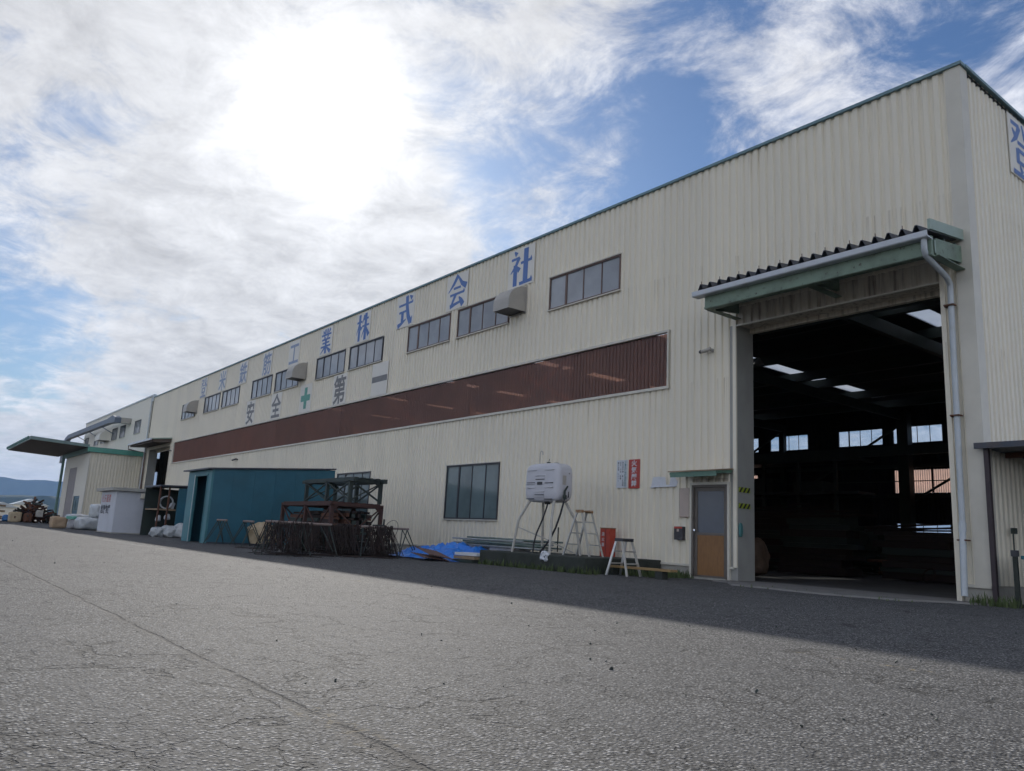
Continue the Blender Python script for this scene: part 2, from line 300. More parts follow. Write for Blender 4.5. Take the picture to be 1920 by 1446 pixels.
# ------------------------------------------------------------------ builders
def tag(o, label=None, cat=None, group=None, kind=None):
    if label: o['label'] = label
    if cat: o['category'] = cat
    if group: o['group'] = group
    if kind: o['kind'] = kind
    return o
def thing(name, label, cat, loc=(0, 0, 0), rz=0., group=None):
    o = bpy.data.objects.new(name, None); o.empty_display_size = .2; COL.objects.link(o)
    o.location = loc; o.rotation_euler = (0, 0, rz); return tag(o, label, cat, group)
def origin(p):
    v = Vector((0, 0, 0))
    while p is not None: v += Vector(p.location); p = p.parent
    return v
class MB:
    def __init__(s): s.v = []; s.f = []
    def add(s, vs, fs):
        n = len(s.v); s.v += [tuple(v) for v in vs]; s.f += [tuple(i+n for i in f) for f in fs]; return s
    def box(s, x0, x1, y0, y1, z0, z1):
        return s.add([(x0, y0, z0), (x1, y0, z0), (x1, y1, z0), (x0, y1, z0), (x0, y0, z1), (x1, y0, z1), (x1, y1, z1), (x0, y1, z1)],
                     [(0, 3, 2, 1), (4, 5, 6, 7), (0, 1, 5, 4), (1, 2, 6, 5), (2, 3, 7, 6), (3, 0, 4, 7)])
    def quad(s, *p): return s.add(p, [tuple(range(len(p)))])
    def prism(s, prof, axis, a, b):      # profile of 2D points swept along an axis: 'x' profile=(y,z); 'y' profile=(x,z); 'z' profile=(x,y)
        n = len(prof); mk = {'x': lambda t, p: (t, p[0], p[1]), 'y': lambda t, p: (p[0], t, p[1]), 'z': lambda t, p: (p[0], p[1], t)}[axis]
        vs = [mk(a, p) for p in prof]+[mk(b, p) for p in prof]
        fs = [tuple(range(n)), tuple(range(2*n-1, n-1, -1))]+[(i, (i+1) % n, n+(i+1) % n, n+i) for i in range(n)]
        return s.add(vs, fs)
    def tube(s, pts, r, n=8, cap=True):
        pts = [Vector(p) for p in pts]; rings = []; rr = r if isinstance(r, (list, tuple)) else [r]*len(pts)
        up = None
        for i, p in enumerate(pts):
            t = (pts[min(i+1, len(pts)-1)]-pts[max(i-1, 0)]).normalized()
            if up is None: up = Vector((0, 0, 1)) if abs(t.z) < .9 else Vector((1, 0, 0))
            u = t.cross(up).normalized(); w = u.cross(t).normalized(); up = w
            rings.append([p+(u*math.cos(2*math.pi*k/n)+w*math.sin(2*math.pi*k/n))*rr[i] for k in range(n)])
        vs = [v for ring in rings for v in ring]; fs = []
        for i in range(len(pts)-1):
            for k in range(n): fs.append((i*n+k, i*n+(k+1) % n, (i+1)*n+(k+1) % n, (i+1)*n+k))
        if cap: fs += [tuple(range(n-1, -1, -1)), tuple(range((len(pts)-1)*n, len(pts)*n))]
        return s.add(vs, fs)
    def bar(s, a, b, w, h=None):         # square bar between two points
        a = Vector(a); b = Vector(b); h = h or w; t = (b-a).normalized(); up = Vector((0, 0, 1)) if abs(t.z) < .95 else Vector((0, 1, 0))
        u = t.cross(up).normalized()*w/2; q = u.cross(t).normalized()*h/2
        vs = [a-u-q, a+u-q, a+u+q, a-u+q, b-u-q, b+u-q, b+u+q, b-u+q]
        return s.add(vs, [(3, 2, 1, 0), (4, 5, 6, 7), (0, 1, 5, 4), (1, 2, 6, 5), (2, 3, 7, 6), (3, 0, 4, 7)])
    def build(s, name, mat, parent=None, local=False, smooth=False, bevel=0):
        me = bpy.data.meshes.new(name); off = Vector((0, 0, 0)) if local else origin(parent)
        me.from_pydata([Vector(v)-off for v in s.v], [], s.f); me.materials.append(M[mat] if isinstance(mat, str) else mat)
        if smooth:
            for p in me.polygons: p.use_smooth = True
            try: me.set_sharp_from_angle(angle=R_(40))
            except Exception: pass
        bm = bmesh.new(); bm.from_mesh(me); bmesh.ops.recalc_face_normals(bm, faces=bm.faces)
        if bevel: bmesh.ops.bevel(bm, geom=[e for e in bm.edges if len(e.link_faces) == 2 and e.calc_face_angle(0) > .6], offset=bevel, segments=2, profile=.6, affect='EDGES')
        bm.to_mesh(me); bm.free()
        o = bpy.data.objects.new(name, me); COL.objects.link(o); o.parent = parent; return o
def struct(o): o['kind'] = 'structure'; return o
def copy_tree(o, parent=None):
    c = o.copy(); COL.objects.link(c); c.parent = parent
    for ch in list(o.children): copy_tree(ch, c)
    return c
_font = bpy.data.curves.new('lettering', 'FONT'); _fo = bpy.data.objects.new('lettering', _font); COL.objects.link(_fo)
_font.resolution_u = 3
_cache = {}
def glyph(ch, bold=0.):
    if (ch, bold) in _cache: return _cache[ch, bold]
    _font.body = ch; _font.offset = bold
    dg = bpy.context.evaluated_depsgraph_get(); dg.update()
    me = bpy.data.meshes.new_from_object(_fo.evaluated_get(dg))
    vs = [(v.co.x, v.co.y) for v in me.vertices]; fs = [tuple(p.vertices) for p in me.polygons]; bpy.data.meshes.remove(me)
    _cache[ch, bold] = (vs, fs); return vs, fs
def text_on(mb, ch, cx, cz, w, h, place, bold=0.):   # place(u, v) -> point; the em box is 1 x 1
    vs, fs = glyph(ch, bold)
    mb.add([place(cx+(u-.5)*w, cz+(v-.39)*h) for u, v in vs], fs)
H_ = .05
STROKES = {
 '社': [((.18, .98, .03), (.29, .87, .10)), ((.05, .76, H_), (.42, .77, H_)), ((.40, .78, .09), (.25, .56, .07), (.03, .38, .02)), ((.24, .60, .11), (.24, .0, .11)), ((.28, .55, .03), (.43, .40, .11)), ((.71, .98, .13), (.70, .05, .13)), ((.48, .60, H_), (.97, .62, H_)), ((.90, .66, .10), (.97, .62, .03)), ((.44, .03, .06), (1.0, .05, .06)), ((.92, .10, .11), (1.0, .05, .03))],
 '会': [((.52, .99, .10), (.30, .75, .08), (.01, .52, .02)), ((.52, .96, .04), (.75, .70, .09), (1.0, .58, .13)), ((.30, .60, H_), (.70, .60, H_)), ((.12, .41, H_), (.90, .42, H_)), ((.84, .46, .10), (.92, .42, .03)), ((.44, .42, .09), (.22, .10, .06)), ((.14, .06, .09), (.46, .11, .06), (.80, .15, .05)), ((.62, .30, .03), (.74, .18, .10), (.86, .02, .13))],
 '式': [((.03, .71, H_), (.96, .73, H_)), ((.90, .77, .09), (.97, .73, .03)), ((.74, .97, .03), (.90, .85, .11)), ((.56, .99, .12), (.60, .62, .12), (.70, .28, .13), (.88, .03, .13)), ((.86, .03, .12), (.96, .25, .015)), ((.08, .47, H_), (.54, .48, H_)), ((.31, .47, .11), (.31, .12, .11)), ((.02, .02, .11), (.30, .10, .07), (.56, .20, .03))],
 '株': [((.02, .70, H_), (.43, .71, H_)), ((.23, .98, .11), (.23, .0, .11)), ((.22, .68, .07), (.02, .26, .015)), ((.27, .56, .03), (.41, .42, .10)), ((.59, .93, .09), (.46, .62, .02)), ((.55, .77, H_), (.92, .78, H_)), ((.44, .52, H_), (.99, .53, H_)), ((.71, .98, .12), (.71, .0, .12)), ((.69, .50, .08), (.44, .12, .015)), ((.73, .50, .03), (1.0, .13, .13))],
 '業': [((.40, .98, .08), (.40, .76, .08)), ((.60, .98, .08), (.60, .76, .08)), ((.18, .94, .03), (.28, .80, .10)), ((.84, .95, .10), (.72, .80, .03)), ((.05, .74, H_), (.95, .75, H_)), ((.32, .71, .03), (.39, .60, .09)), ((.68, .71, .09), (.60, .60, .03)), ((.12, .56, H_), (.88, .57, H_)), ((.18, .42, .045), (.82, .43, .045)), ((.05, .28, H_), (.95, .29, H_)), ((.50, .56, .11), (.50, .0, .11)), ((.46, .27, .08), (.05, .02, .015)), ((.54, .27, .03), (.96, .02, .12))],
 '登': [((.06, .90, H_), (.42, .91, H_)), ((.42, .92, .09), (.26, .68, .07), (.02, .50, .015)), ((.10, .79, .03), (.24, .68, .10)), ((.54, .99, .04), (.62, .78, .08), (.99, .52, .13)), ((.84, .97, .08), (.66, .84, .02)), ((.97, .84, .08), (.78, .73, .02)), ((.30, .60, .045), (.70, .60, .045)), ((.28, .47, .09), (.28, .20, .09)), ((.72, .47, .10), (.72, .20, .10)), ((.28, .46, H_), (.74, .46, H_)), ((.28, .24, H_), (.72, .24, H_)), ((.34, .19, .03), (.42, .06, .09)), ((.66, .19, .09), (.57, .06, .03)), ((.05, .01, .055), (.97, .02, .055))],
}
def brush(mb, ch, cx, cz, w, h, place):      # brush-serif lettering: every stroke a tapering ribbon, each laid a hair above the last
    for k, st in enumerate(STROKES[ch]):
        L_, R2 = [], []
        for i, (x, y, q) in enumerate(st):
            a = st[max(i-1, 0)]; b_ = st[min(i+1, len(st)-1)]; t = Vector(((b_[0]-a[0])*w, (b_[1]-a[1])*h)); t.normalize(); nrm = Vector((-t.y, t.x))*q*w*.80
            u, v = cx+(x-.5)*w, cz+(y-.49)*h
            L_.append(place(u+nrm.x, v+nrm.y, k)); R2.append(place(u-nrm.x, v-nrm.y, k))
        n = len(st); mb.add(L_+R2, [(i, i+1, n+i+1, n+i) for i in range(n-1)])
def blob_box(sx, sy, sz, seed, amp=.06, n=9, p=5., freq=2.2):     # lumpy rounded block standing on z = 0
    mb = MB(); idx = {}; off = Vector((seed*3.7, seed*1.3, seed*7.1)); vs = []; fs = []
    def vert(a):
        k = tuple(round(c, 4) for c in a)
        if k in idx: return idx[k]
        d = (abs(a[0])**p+abs(a[1])**p+abs(a[2])**p)**(1/p); q = Vector((a[0]/d*sx/2, a[1]/d*sy/2, a[2]/d*sz/2))
        nn = mnoise.noise_vector(q*freq+off)+.5*mnoise.noise_vector(q*freq*2.7+off)
        q = q+nn*amp; q.z = max(q.z+sz/2, 0.)
        idx[k] = len(vs); vs.append(q); return idx[k]
    g = [-1+2*i/n for i in range(n+1)]
    for ax in range(3):
        for sgn in (-1, 1):
            for i in range(n):
                for j in range(n):
                    c = []
                    for (u, v) in ((g[i], g[j]), (g[i+1], g[j]), (g[i+1], g[j+1]), (g[i], g[j+1])):
                        a = [u, v]; a.insert(ax, sgn); c.append(vert(a))
                    fs.append(tuple(c))
    return mb.add(vs, fs)
def lump(name, mat, loc, size, rz, seed, amp=.06, p=5., parent=None, n=9, freq=2.2):
    o = blob_box(*size, seed, amp, n, p, freq).build(name, mat, parent, local=True, smooth=True); o.location = loc; o.rotation_euler = (0, 0, rz); return o

# ================================================================== SETTING
D = 14.837                       # plane of the hall's long wall
XC, XE, XF = -5.69, -65.17, -92.6   # near corner, end of the hall, end of the far hall
ZT = 10.11; YB = 48.3
struct(MB().quad((-15000, -15000, -.06), (15000, -15000, -.06), (15000, 15000, -.06), (-15000, 15000, -.06)).build('ground', 'field_earth'))
struct(MB().quad((-150, -60, 0), (60, -60, 0), (60, 80, 0), (-150, 80, 0)).build('asphalt_yard', 'asphalt'))
ap = MB(); front = [(-11.0, 14.2), (-10.6, 14.15), (-9.9, 13.35), (-8.8, 13.2), (-7.8, 13.05), (-6.6, 13.45), (-6.15, 14.2), (-5.6, 14.5)]
ap.add([(x, y, .0) for x, y in front]+[(x, y+.03, .028) for x, y in front]+[(x, 15.5, .028) for x, y in front],
       [(i, i+1, 9+i, 8+i) for i in range(7)]+[(8+i, 9+i, 17+i, 16+i) for i in range(7)])
struct(ap.build('concrete_apron', 'apron_concrete'))
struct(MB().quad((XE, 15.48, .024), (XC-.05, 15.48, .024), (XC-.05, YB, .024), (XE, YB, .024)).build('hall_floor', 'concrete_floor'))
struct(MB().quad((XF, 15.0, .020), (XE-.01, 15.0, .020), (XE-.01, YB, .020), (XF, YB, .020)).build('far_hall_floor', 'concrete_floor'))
def ridge(name, dist, a0, a1, fn, depth):
    mb = MB(); n = 140; rows = []
    for i in range(n+1):
        a = a0+(a1-a0)*i/n; c, s = math.cos(a), math.sin(a); e = fn(math.degrees(a))
        prof = [(dist, 0), (dist*1.006, .35), (dist*1.013, .72), (dist*1.022, 1.), (dist*1.1, .55), (dist*1.2, 0)]
        rows.append([(c*d_, s*d_, -1+(e*dist*1.022)*h*(1+.10*mnoise.noise((i*.35, k*2.0, 1.)) if 0 < k < 3 else 1)) for k, (d_, h) in enumerate(prof)])
    vs = [v for r in rows for v in r]
    mb.add(vs, [(i*6+k, (i+1)*6+k, (i+1)*6+k+1, i*6+k+1) for i in range(n) for k in range(5)])
    struct(mb.build(name, 'forest_slope', smooth=True))
def f_far(a): return math.tan(R_(2.15+.38*mnoise.fractal((a*.16, 3.1, 0), 1., 2.1, 5)+.10*mnoise.noise((a*.9, 1., 0))))
def f_near(a): return math.tan(R_(1.02+.22*mnoise.fractal((a*.22, 8.3, 0), 1., 2.1, 6)))
ridge('mountains', 7000, R_(140), R_(215), f_far, 2000)
ridge('wooded_hills', 2600, R_(140), R_(215), f_near, 800)

# ================================================================== FACTORY HALL
PITCH = .206
RIB = [(0., 0.), (.098, 0.), (.124, .039), (.180, .039)]     # offset along the sheet, depth behind the crest
def rib_points(a, b):
    pts = []; k = math.floor(a/PITCH)
    seq = []
    while k*PITCH < b+PITCH:
        for o_, d_ in RIB: seq.append((k*PITCH+o_, d_))
        k += 1
    def depth(t):
        for (t0, d0), (t1, d1) in zip(seq, seq[1:]):
            if t0 <= t <= t1: return d0+(d1-d0)*(t-t0)/max(t1-t0, 1e-6)
        return 0.
    pts = [(a, depth(a))]+[(t, d_) for t, d_ in seq if a+1e-4 < t < b-1e-4]+[(b, depth(b))]
    return pts
def siding(parent, a, b, z0, z1, plane, axis='x', sgn=1, mat='cream_sheet', name='siding_panel'):
    """ribbed sheet; axis x: runs along X at y = plane (crest), valleys +sgn behind; axis y: runs along Y at x = plane"""
    P = rib_points(a, b); mb = MB()
    mk = (lambda t, d_, z: (t, plane+sgn*d_, z)) if axis == 'x' else (lambda t, d_, z: (plane+sgn*d_, t, z))
    n = len(P); mb.add([mk(t, d_, z0) for t, d_ in P]+[mk(t, d_, z1) for t, d_ in P], [(i, i+1, n+i+1, n+i) for i in range(n-1)])
    return mb.build(name, mat, parent)
def wall_bands(parent, a, b, zs, openings, plane, axis='x', sgn=1, mat='cream_sheet'):
    """openings: (t0, t1, z0, z1); zs: band levels"""
    for z0, z1 in zip(zs, zs[1:]):
        cuts = sorted([(o[0], o[1]) for o in openings if o[2] < z1-1e-3 and o[3] > z0+1e-3]); t = a
        for c0, c1 in cuts:
            if c0 > t+.01: siding(parent, t, c0, z0, z1, plane, axis, sgn, mat)
            t = max(t, c1)
        if t < b-.01: siding(parent, t, b, z0, z1, plane, axis, sgn, mat)
hall = thing('factory_hall', 'long cream ribbed metal factory hall with open doorway and brown window strip', 'factory', (XC-20, D+10, 0))
YW = D-.03
UP = [(-17.60, -14.60), (-22.61, -19.61), (-26.06, -23.08), (-31.08, -28.08), (-34.54, -31.51), (-39.66, -36.60), (-43.08, -40.14), (-48.19, -45.15), (-51.68, -48.66), (-56.66, -53.62)]
LOWW = [(-22.67, -19.67), (-31.2, -28.2)]
DOOR = (-10.81, -6.25, 0, 5.83); PD = (-12.06, -11.05, 0, 2.14); DOOR2 = (-64.5, -58.5, 0, 5.9); STRIP = (-57.52, -12.87, 4.635, 6.03)
ops = [(a, b, 7.55, 8.58) for a, b in UP]+[(a, b, 1.23, 3.02) for a, b in LOWW]+[DOOR, PD, DOOR2, STRIP]
wall_bands(hall, XE, XC-.24, [.31, 1.23, 2.14, 3.02, 4.635, 5.83, 5.9, 6.03, 7.55, 8.58, 10.06], ops, YW)
# corner flashing, coping, foundation
MB().box(XC-.26, XC+.02, YW-.012, YW+.05, .31, 10.07).box(XC-.02, XC+.021, YW+.05, YW+.30, .31, 10.07).build('corner_flashing', 'flashing', hall)
mb = MB().box(XE-.02, XC+.06, YW-.055, YW+.16, 10.06, ZT+.015).box(XC-.06, XC+.075, YW+.16, YB, 10.06, ZT+.015); mb.build('roof_coping', 'coping_blue', hall)
fo = MB()
for a, b in ((XE, DOOR2[0]), (DOOR2[1], PD[0]), (PD[1], DOOR[0]-.302), (DOOR[1]+.12, XC)): fo.box(a, b, D-.015, D+.2, 0, .30)
fo.box(XC-.2, XC-.012, D+.2, YB, 0, .30); fo.build('foundation', 'concrete', hall)
dr = MB()
for a, b in ((DOOR2[1], PD[0]-.002), (PD[1]+.06, DOOR[0]-.08), (DOOR[1]+.09, XC)): dr.box(a, b, YW-.03, D+.05, .268, .318)
dr.build('base_drip_trim', 'flashing', hall)
# end wall (faces +X) and back wall and inner end
siding(hall, YW+.28, YB, .31, 10.06, XC, 'y', -1)
FUP = [(-23.7, -20.7), (-27.3, -24.3), (-32.45, -29.45), (-36.0, -33.35), (-15.2, -12.2), (-18.7, -15.7), (-41, -38), (-44.5, -41.5)]
FST = [(-36.5, -33.5), (-23.7, -16.5), (-45.5, -38)]; FLO = [(-23.7, -20.5), (-15.5, -12.5)]
fops = [(a, b, 7.6, 8.68) for a, b in FUP]+[(a, b, 4.6, 5.98) for a, b in FST]+[(a, b, 1.2, 2.80) for a, b in FLO]
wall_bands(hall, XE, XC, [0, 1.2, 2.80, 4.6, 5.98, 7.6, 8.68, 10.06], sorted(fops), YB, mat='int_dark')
rf = MB()
SKY = [-13.4, -22.8, -31.5, -40.1, -48.7, -57.2]
xs = [XE]+[q for s_ in reversed(SKY) for q in (s_-.45, s_+.45)]+[XC]
for i in range(0, len(xs)-1, 2): rf.box(xs[i], xs[i+1], D+.1, YB, 9.98, 10.04)
for s_ in SKY:
    rf.box(s_-.45, s_+.45, D+.1, 19, 9.98, 10.04); rf.box(s_-.45, s_+.45, 45, YB, 9.98, 10.04)
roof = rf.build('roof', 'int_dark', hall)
for s_ in SKY: MB().quad((s_-.45, 19, 10.0), (s_+.45, 19, 10.0), (s_+.45, 45, 10.0), (s_-.45, 45, 10.0)).build('skylight', 'skylight_sheet', roof)
for y in (27.7, 31.8, 35.9, 38.0, 42.0, 45.5): MB().bar((XE, y, 9.62), (XC, y, 9.62), .22, .42).build('roof_beam', 'steel_int', hall)
COLX = [-14.0, -22.6, -31.2, -39.8, -48.4, -57.0]
for x in COLX:
    MB().box(x-.16, x+.16, D+.10, D+.40, 0, 9.4).build('column', 'steel_int', hall)
    MB().box(x-.16, x+.16, YB-.5, YB-.15, 0, 9.4).build('column', 'steel_int', hall)
    MB().bar((x, D+.2, 9.15), (x, YB-.2, 9.15), .2, .5).build('roof_beam', 'steel_int', hall)
MB().box(-22.55-.32, -22.55+.32, YB-1.2, YB-.6, 0, 9.4).build('column', 'steel_dark', hall)
for (x0, x1) in ((-22.6, -14.0), (-31.2, -22.6), (-39.8, -31.2), (-48.4, -39.8)):
    MB().bar((x0, D+.32, 3.4), (x1, D+.32, 7.4), .09).bar((x0, D+.40, 7.4), (x1, D+.40, 3.4), .12).build('brace', 'pink_board', hall)
    MB().bar((x0, YB-.35, 4.0), (x1, YB-.35, 9.0), .12).build('brace', 'steel_dark', hall)
MB().box(XE, XC, D+.12, D+.2, 6.2, 6.34).box(DOOR2[1]+.3, DOOR[0]-.4, D+.12, D+.2, 4.3, 4.44).build('wall_girt', 'steel_int', hall)
MB().box(XE+.3, XC-.2, YB-.3, YB-.2, 5.26, 5.31).box(XE+.3, XC-.2, YB-.3, YB-.2, 6.1, 6.3).box(XE+.3, XC-.2, YB-.3, YB-.2, 4.3, 4.5).build('wall_girt', 'steel_dark', hall)
# crane girder across the hall
MB().box(XE, XC-.4, YB-1.5, YB-1.2, 6.75, 7.3).build('crane_rail', 'steel_dark', hall)

def window(parent, a, b, z0, z1, y, n=4, fmat='brown_frame', pane='frosted_glass', axis='x', sill=True, deep=.05, thick=1):
    """sliding sash window: frame, panes, sill; outside is towards -y (axis x) or -x/+x side"""
    mk = MB(); f = .045
    bx = (lambda m, t0, t1, d0, d1, w0, w1: m.box(t0, t1, y+d0, y+d1, w0, w1)) if axis == 'x' else (lambda m, t0, t1, d0, d1, w0, w1: m.box(y+d0, y+d1, t0, t1, w0, w1))
    bx(mk, a, b, -.03, deep, z0, z0+f); bx(mk, a, b, -.03, deep, z1-f, z1); bx(mk, a, a+f, -.028, deep, z0+f, z1-f); bx(mk, b-f, b, -.028, deep, z0+f, z1-f)
    w = (b-a)/n
    for k in range(1, n):
        h = .040 if (k == thick and n > 2) else .016
        bx(mk, a+w*k-h, a+w*k+h, -.012+.003*k, .035, z0+f, z1-f)
    o = mk.build('window', fmat, parent)
    for k in range(n):
        e0 = .041 if (k-1+1 == thick and n > 2) else .017; e1 = .041 if (k+1 == thick and n > 2) else .017
        q = MB(); t0 = a+w*k+(f if k == 0 else e0); t1 = a+w*(k+1)-(f if k == n-1 else e1)
        bx(q, t0, t1, .012+.006*(k % 2), .016+.006*(k % 2), z0+f, z1-f); q.build('pane', pane, o)
    if sill:
        q = MB(); bx(q, a-.03, b+.03, -.065, .0, z0-.035, z0-.002); bx(q, a-.03, b+.03, -.055, .0, z1+.002, z1+.03); q.build('sill', 'flashing', o)
    return o
for i, (a, b) in enumerate(UP): window(hall, a, b, 7.55, 8.58, YW, fmat='brown_frame' if i < 3 else 'dark_frame')
for a, b in LOWW: window(hall, a, b, 1.23, 3.02, YW, fmat='dark_frame', pane='teal_glass')
for a, b in FUP: window(hall, a, b, 7.6, 8.68, YB, fmat='dark_frame', pane='clear_glass', sill=False, deep=.08)
for a, b in FLO: window(hall, a, b, 1.2, 2.80, YB, fmat='dark_frame', pane='clear_glass', sill=False, deep=.08)
# brown translucent strip: corrugated sheets
def wavy(parent, a, b, z0, z1, y, mat, pitch=.13, amp=.024):
    n = max(2, int(round((b-a)/pitch*4))); mb = MB()
    vs = [(a+(b-a)*i/n, y-amp*math.cos(2*math.pi*(a+(b-a)*i/n)/pitch), z) for z in (z0, z1) for i in range(n+1)]
    mb.add(vs, [(i, i+1, n+2+i, n+1+i) for i in range(n)]); return mb.build('translucent_sheet', mat, parent, smooth=False)
n = 12; w = (STRIP[1]-STRIP[0])/n
for k in range(n): wavy(hall, STRIP[0]+w*k+.002, STRIP[0]+w*(k+1)+(.03 if k < n-1 else 0), STRIP[2]+.02, STRIP[3]-.02, YW+.035+(.006 if k % 2 else 0), 'brown_sheet')
a, b, z0, z1 = STRIP
MB().box(a-.06, b+.06, YW-.05, YW+.06, z0-.07, z0).box(a-.06, b+.06, YW-.045, YW+.06, z1, z1+.06).box(b, b+.05, YW-.04, YW+.06, z0, z1).box(a-.05, a, YW-.04, YW+.06, z0, z1).build('strip_trim', 'flashing', hall)
for a, b in FST: wavy(hall, a, b, 4.6, 5.98, YB, 'brown_sheet_backlit'); 
for a, b in FST:
    m_ = MB(); x = a
    while x < b: m_.box(x-.05, x+.05, YB-.1, YB-.04, 4.6, 5.98); x += 1.15
    m_.build('strip_mullion', 'rust_red', hall)

# main doorway: jambs, header, track
a, b = DOOR[0], DOOR[1]; YJ = 15.45
MB().box(a-.30, a, D-.005, YJ, .03, 5.84).build('door_jamb', 'jamb_paint', hall)
MB().box(a-.075, a-.001, YW-.02, D+.01, .31, 6.1).build('jamb_trim', 'cream_sheet', hall)
MB().box(b, b+.085, YW-.035, YJ, .01, 6.15).build('jamb_trim', 'cream_sheet', hall)
MB().box(a, b, YJ-.12, YJ, 5.74, 6.6).box(a, b, D+.02, YJ-.12, 5.84, 5.87).build('door_header', 'cream_dirty', hall)
MB().box(a, b, YW-.02, D+.01, 5.80, 5.835).build('door_lintel_trim', 'flashing', hall)
MB().box(b+.085, b+.25, D+.04, YJ, .03, 5.9).build('door_jamb', 'jamb_paint', hall)
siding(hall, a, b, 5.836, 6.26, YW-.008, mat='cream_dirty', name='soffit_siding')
# hanging door rail inside
MB().box(a, b, YJ+.1, YJ+.3, 5.78, 5.95).build('door_rail', 'steel_dark', hall)
# canopy over the main doorway
can = MB().box(-10.78, -5.86, 13.62, 13.70, 5.97, 6.30).box(-10.78, -5.86, 13.60, 13.615, 5.95, 5.99).box(-10.78, -5.86, 13.615, 13.76, 5.94, 5.97).build('door_canopy', 'mint', hall)
for x in (-10.78, -8.3, -5.90):
    MB().prism([(13.76, 5.97), (YW-.005, 6.10), (YW-.005, 6.42), (13.76, 6.28)], 'x', x, x+.06).box(x-.05, x+.11, 13.76, YW-.01, 5.955, 5.97).build('bracket_beam', 'mint', can)
for y, z in ((14.1, 6.33), (14.55, 6.37)): MB().box(-10.9, -5.85, y, y+.05, z, z+.05).build('purlin', 'steel_dark', can)
def canopy_sheet():                                   # deep trapezoid ribs running down the slope
    mb = MB(); x = -10.98; P = []
    while x < -5.88: P += [(x, 0), (x+.10, 0), (x+.155, .135), (x+.195, .135), (x+.25, 0)]; x += .25
    P = [p for p in P if p[0] <= -5.84]; n = len(P)
    top = [(x, 13.50, 6.375+h) for x, h in P]+[(x, YW-.04, 6.555+h) for x, h in P]
    low = [(x, y, z-.012) for x, y, z in top]
    mb.add(top+low, [(i, i+1, n+i+1, n+i) for i in range(n-1)]+[(2*n+i, 3*n+i, 3*n+i+1, 2*n+i+1) for i in range(n-1)]+[(i, 2*n+i, 2*n+i+1, i+1) for i in range(n-1)])
    return mb.build('roof_sheet', 'sheet_dark', can)
canopy_sheet()
MB().box(-11.0, -5.82, YW-.07, YW-.004, 6.54, 6.68).build('wall_flashing', 'flashing', can)
x = -10.85; k = 0
while x < -5.9:
    if k % 2 == 0: MB().tube([(x+.045, 13.53, 6.50), (x+.045, 13.53, 6.58)], .007, 5).build('hook_bolt', 'rust', can)
    x += .25; k += 1
MB().prism([(13.66, 6.23), (13.46, 6.23), (13.44, 6.25), (13.43, 6.345), (13.445, 6.345), (13.455, 6.26), (13.65, 6.245)], 'x', -11.0, -5.84).build('gutter', 'gutter_white', can)
MB().prism([(13.46, 6.36), (13.46, 6.55), (YW-.01, 6.73), (YW-.01, 6.53)], 'x', -5.838, -5.79).build('verge_trim', 'mint_light', can)
MB().prism([(13.72, 6.0), (13.72, 6.24), (YW-.01, 6.42), (YW-.01, 6.16)], 'x', -5.855, -5.842).build('verge_panel', 'mint_light', can)
dp = MB().tube([(-5.95, 13.55, 6.24), (-5.95, 13.55, 6.04), (-5.96, 13.62, 5.95), (-6.02, 14.55, 5.80), (-6.03, 14.70, 5.70), (-6.04, 14.72, 5.5), (-6.06, 14.70, 1.35)], .052, 12).tube([(-6.06, 14.70, 1.36), (-6.06, 14.69, 1.2)], .062, 12).tube([(-6.06, 14.69, 1.25), (-6.03, 14.55, .12)], .055, 12)
dp = dp.build('downpipe', 'pipe_white', hall, smooth=True)
for z in (5.3, 3.25, 1.06): MB().box(-6.14, -5.97, 14.63, 14.77, z-.012, z+.012).box(-6.16, -6.12, 14.70, D-.02, z-.014, z+.014).build('pipe_clamp', 'rust', dp)
# far doorway with its own canopy
a, b = DOOR2[0], DOOR2[1]
MB().box(a-.3, a, D+.012, YJ, .03, 5.92).build('door_jamb', 'jamb_paint', hall)
MB().box(a, b, YJ-.12, YJ, 5.75, 6.5).box(a, b, D+.02, YJ-.12, 5.91, 5.94).build('door_header', 'cream_dirty', hall)
MB().box(b, b+.08, YW-.03, YJ, .01, 6.0).build('jamb_trim', 'cream_sheet', hall)
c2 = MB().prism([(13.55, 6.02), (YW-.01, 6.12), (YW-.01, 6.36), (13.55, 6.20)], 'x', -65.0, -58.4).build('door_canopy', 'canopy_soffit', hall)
MB().prism([(13.50, 6.21), (YW-.01, 6.37), (YW-.01, 6.45), (13.50, 6.28)], 'x', -65.1, -58.3).build('roof_sheet', 'mint_light', c2)
MB().box(-65.1, -58.3, 13.38, 13.49, 6.14, 6.27).build('gutter', 'gutter_white', c2)
MB().tube([(-64.95, 13.44, 6.14), (-64.95, 13.44, 5.85), (-64.9, 14.65, 5.7), (-64.9, 14.70, .2)], .05, 8).build('downpipe', 'brown_frame', hall)
# pedestrian door with little awning
a, b = PD[0], PD[1]
pd = MB().box(a, a+.05, YW-.03, D+.08, .02, 2.14).box(b-.05, b, YW-.03, D+.08, .02, 2.14).box(a+.05, b-.05, YW-.03, D+.08, 2.09, 2.14).build('side_door', 'door_grey', hall)
MB().box(a-.05, a-.002, YW-.04, D, .02, 2.2).box(b+.002, b+.06, YW-.04, D, .02, 2.2).box(a-.002, b+.002, YW-.04, D, 2.145, 2.2).build('door_trim', 'flashing', pd)
MB().box(a+.052, a+.13, D-.01, D+.03, .05, 2.085).box(b-.13, b-.052, D-.01, D+.03, .05, 2.085).box(a+.13, b-.13, D-.01, D+.03, 2.0, 2.085).box(a+.13, b-.13, D-.01, D+.03, .99, 1.05).box(a+.13, b-.13, D-.01, D+.03, .05, .09).build('door_leaf_frame', 'door_grey', pd)
MB().box(a+.13, b-.13, D+.004, D+.02, .09, .99).build('door_panel', 'ply', pd)
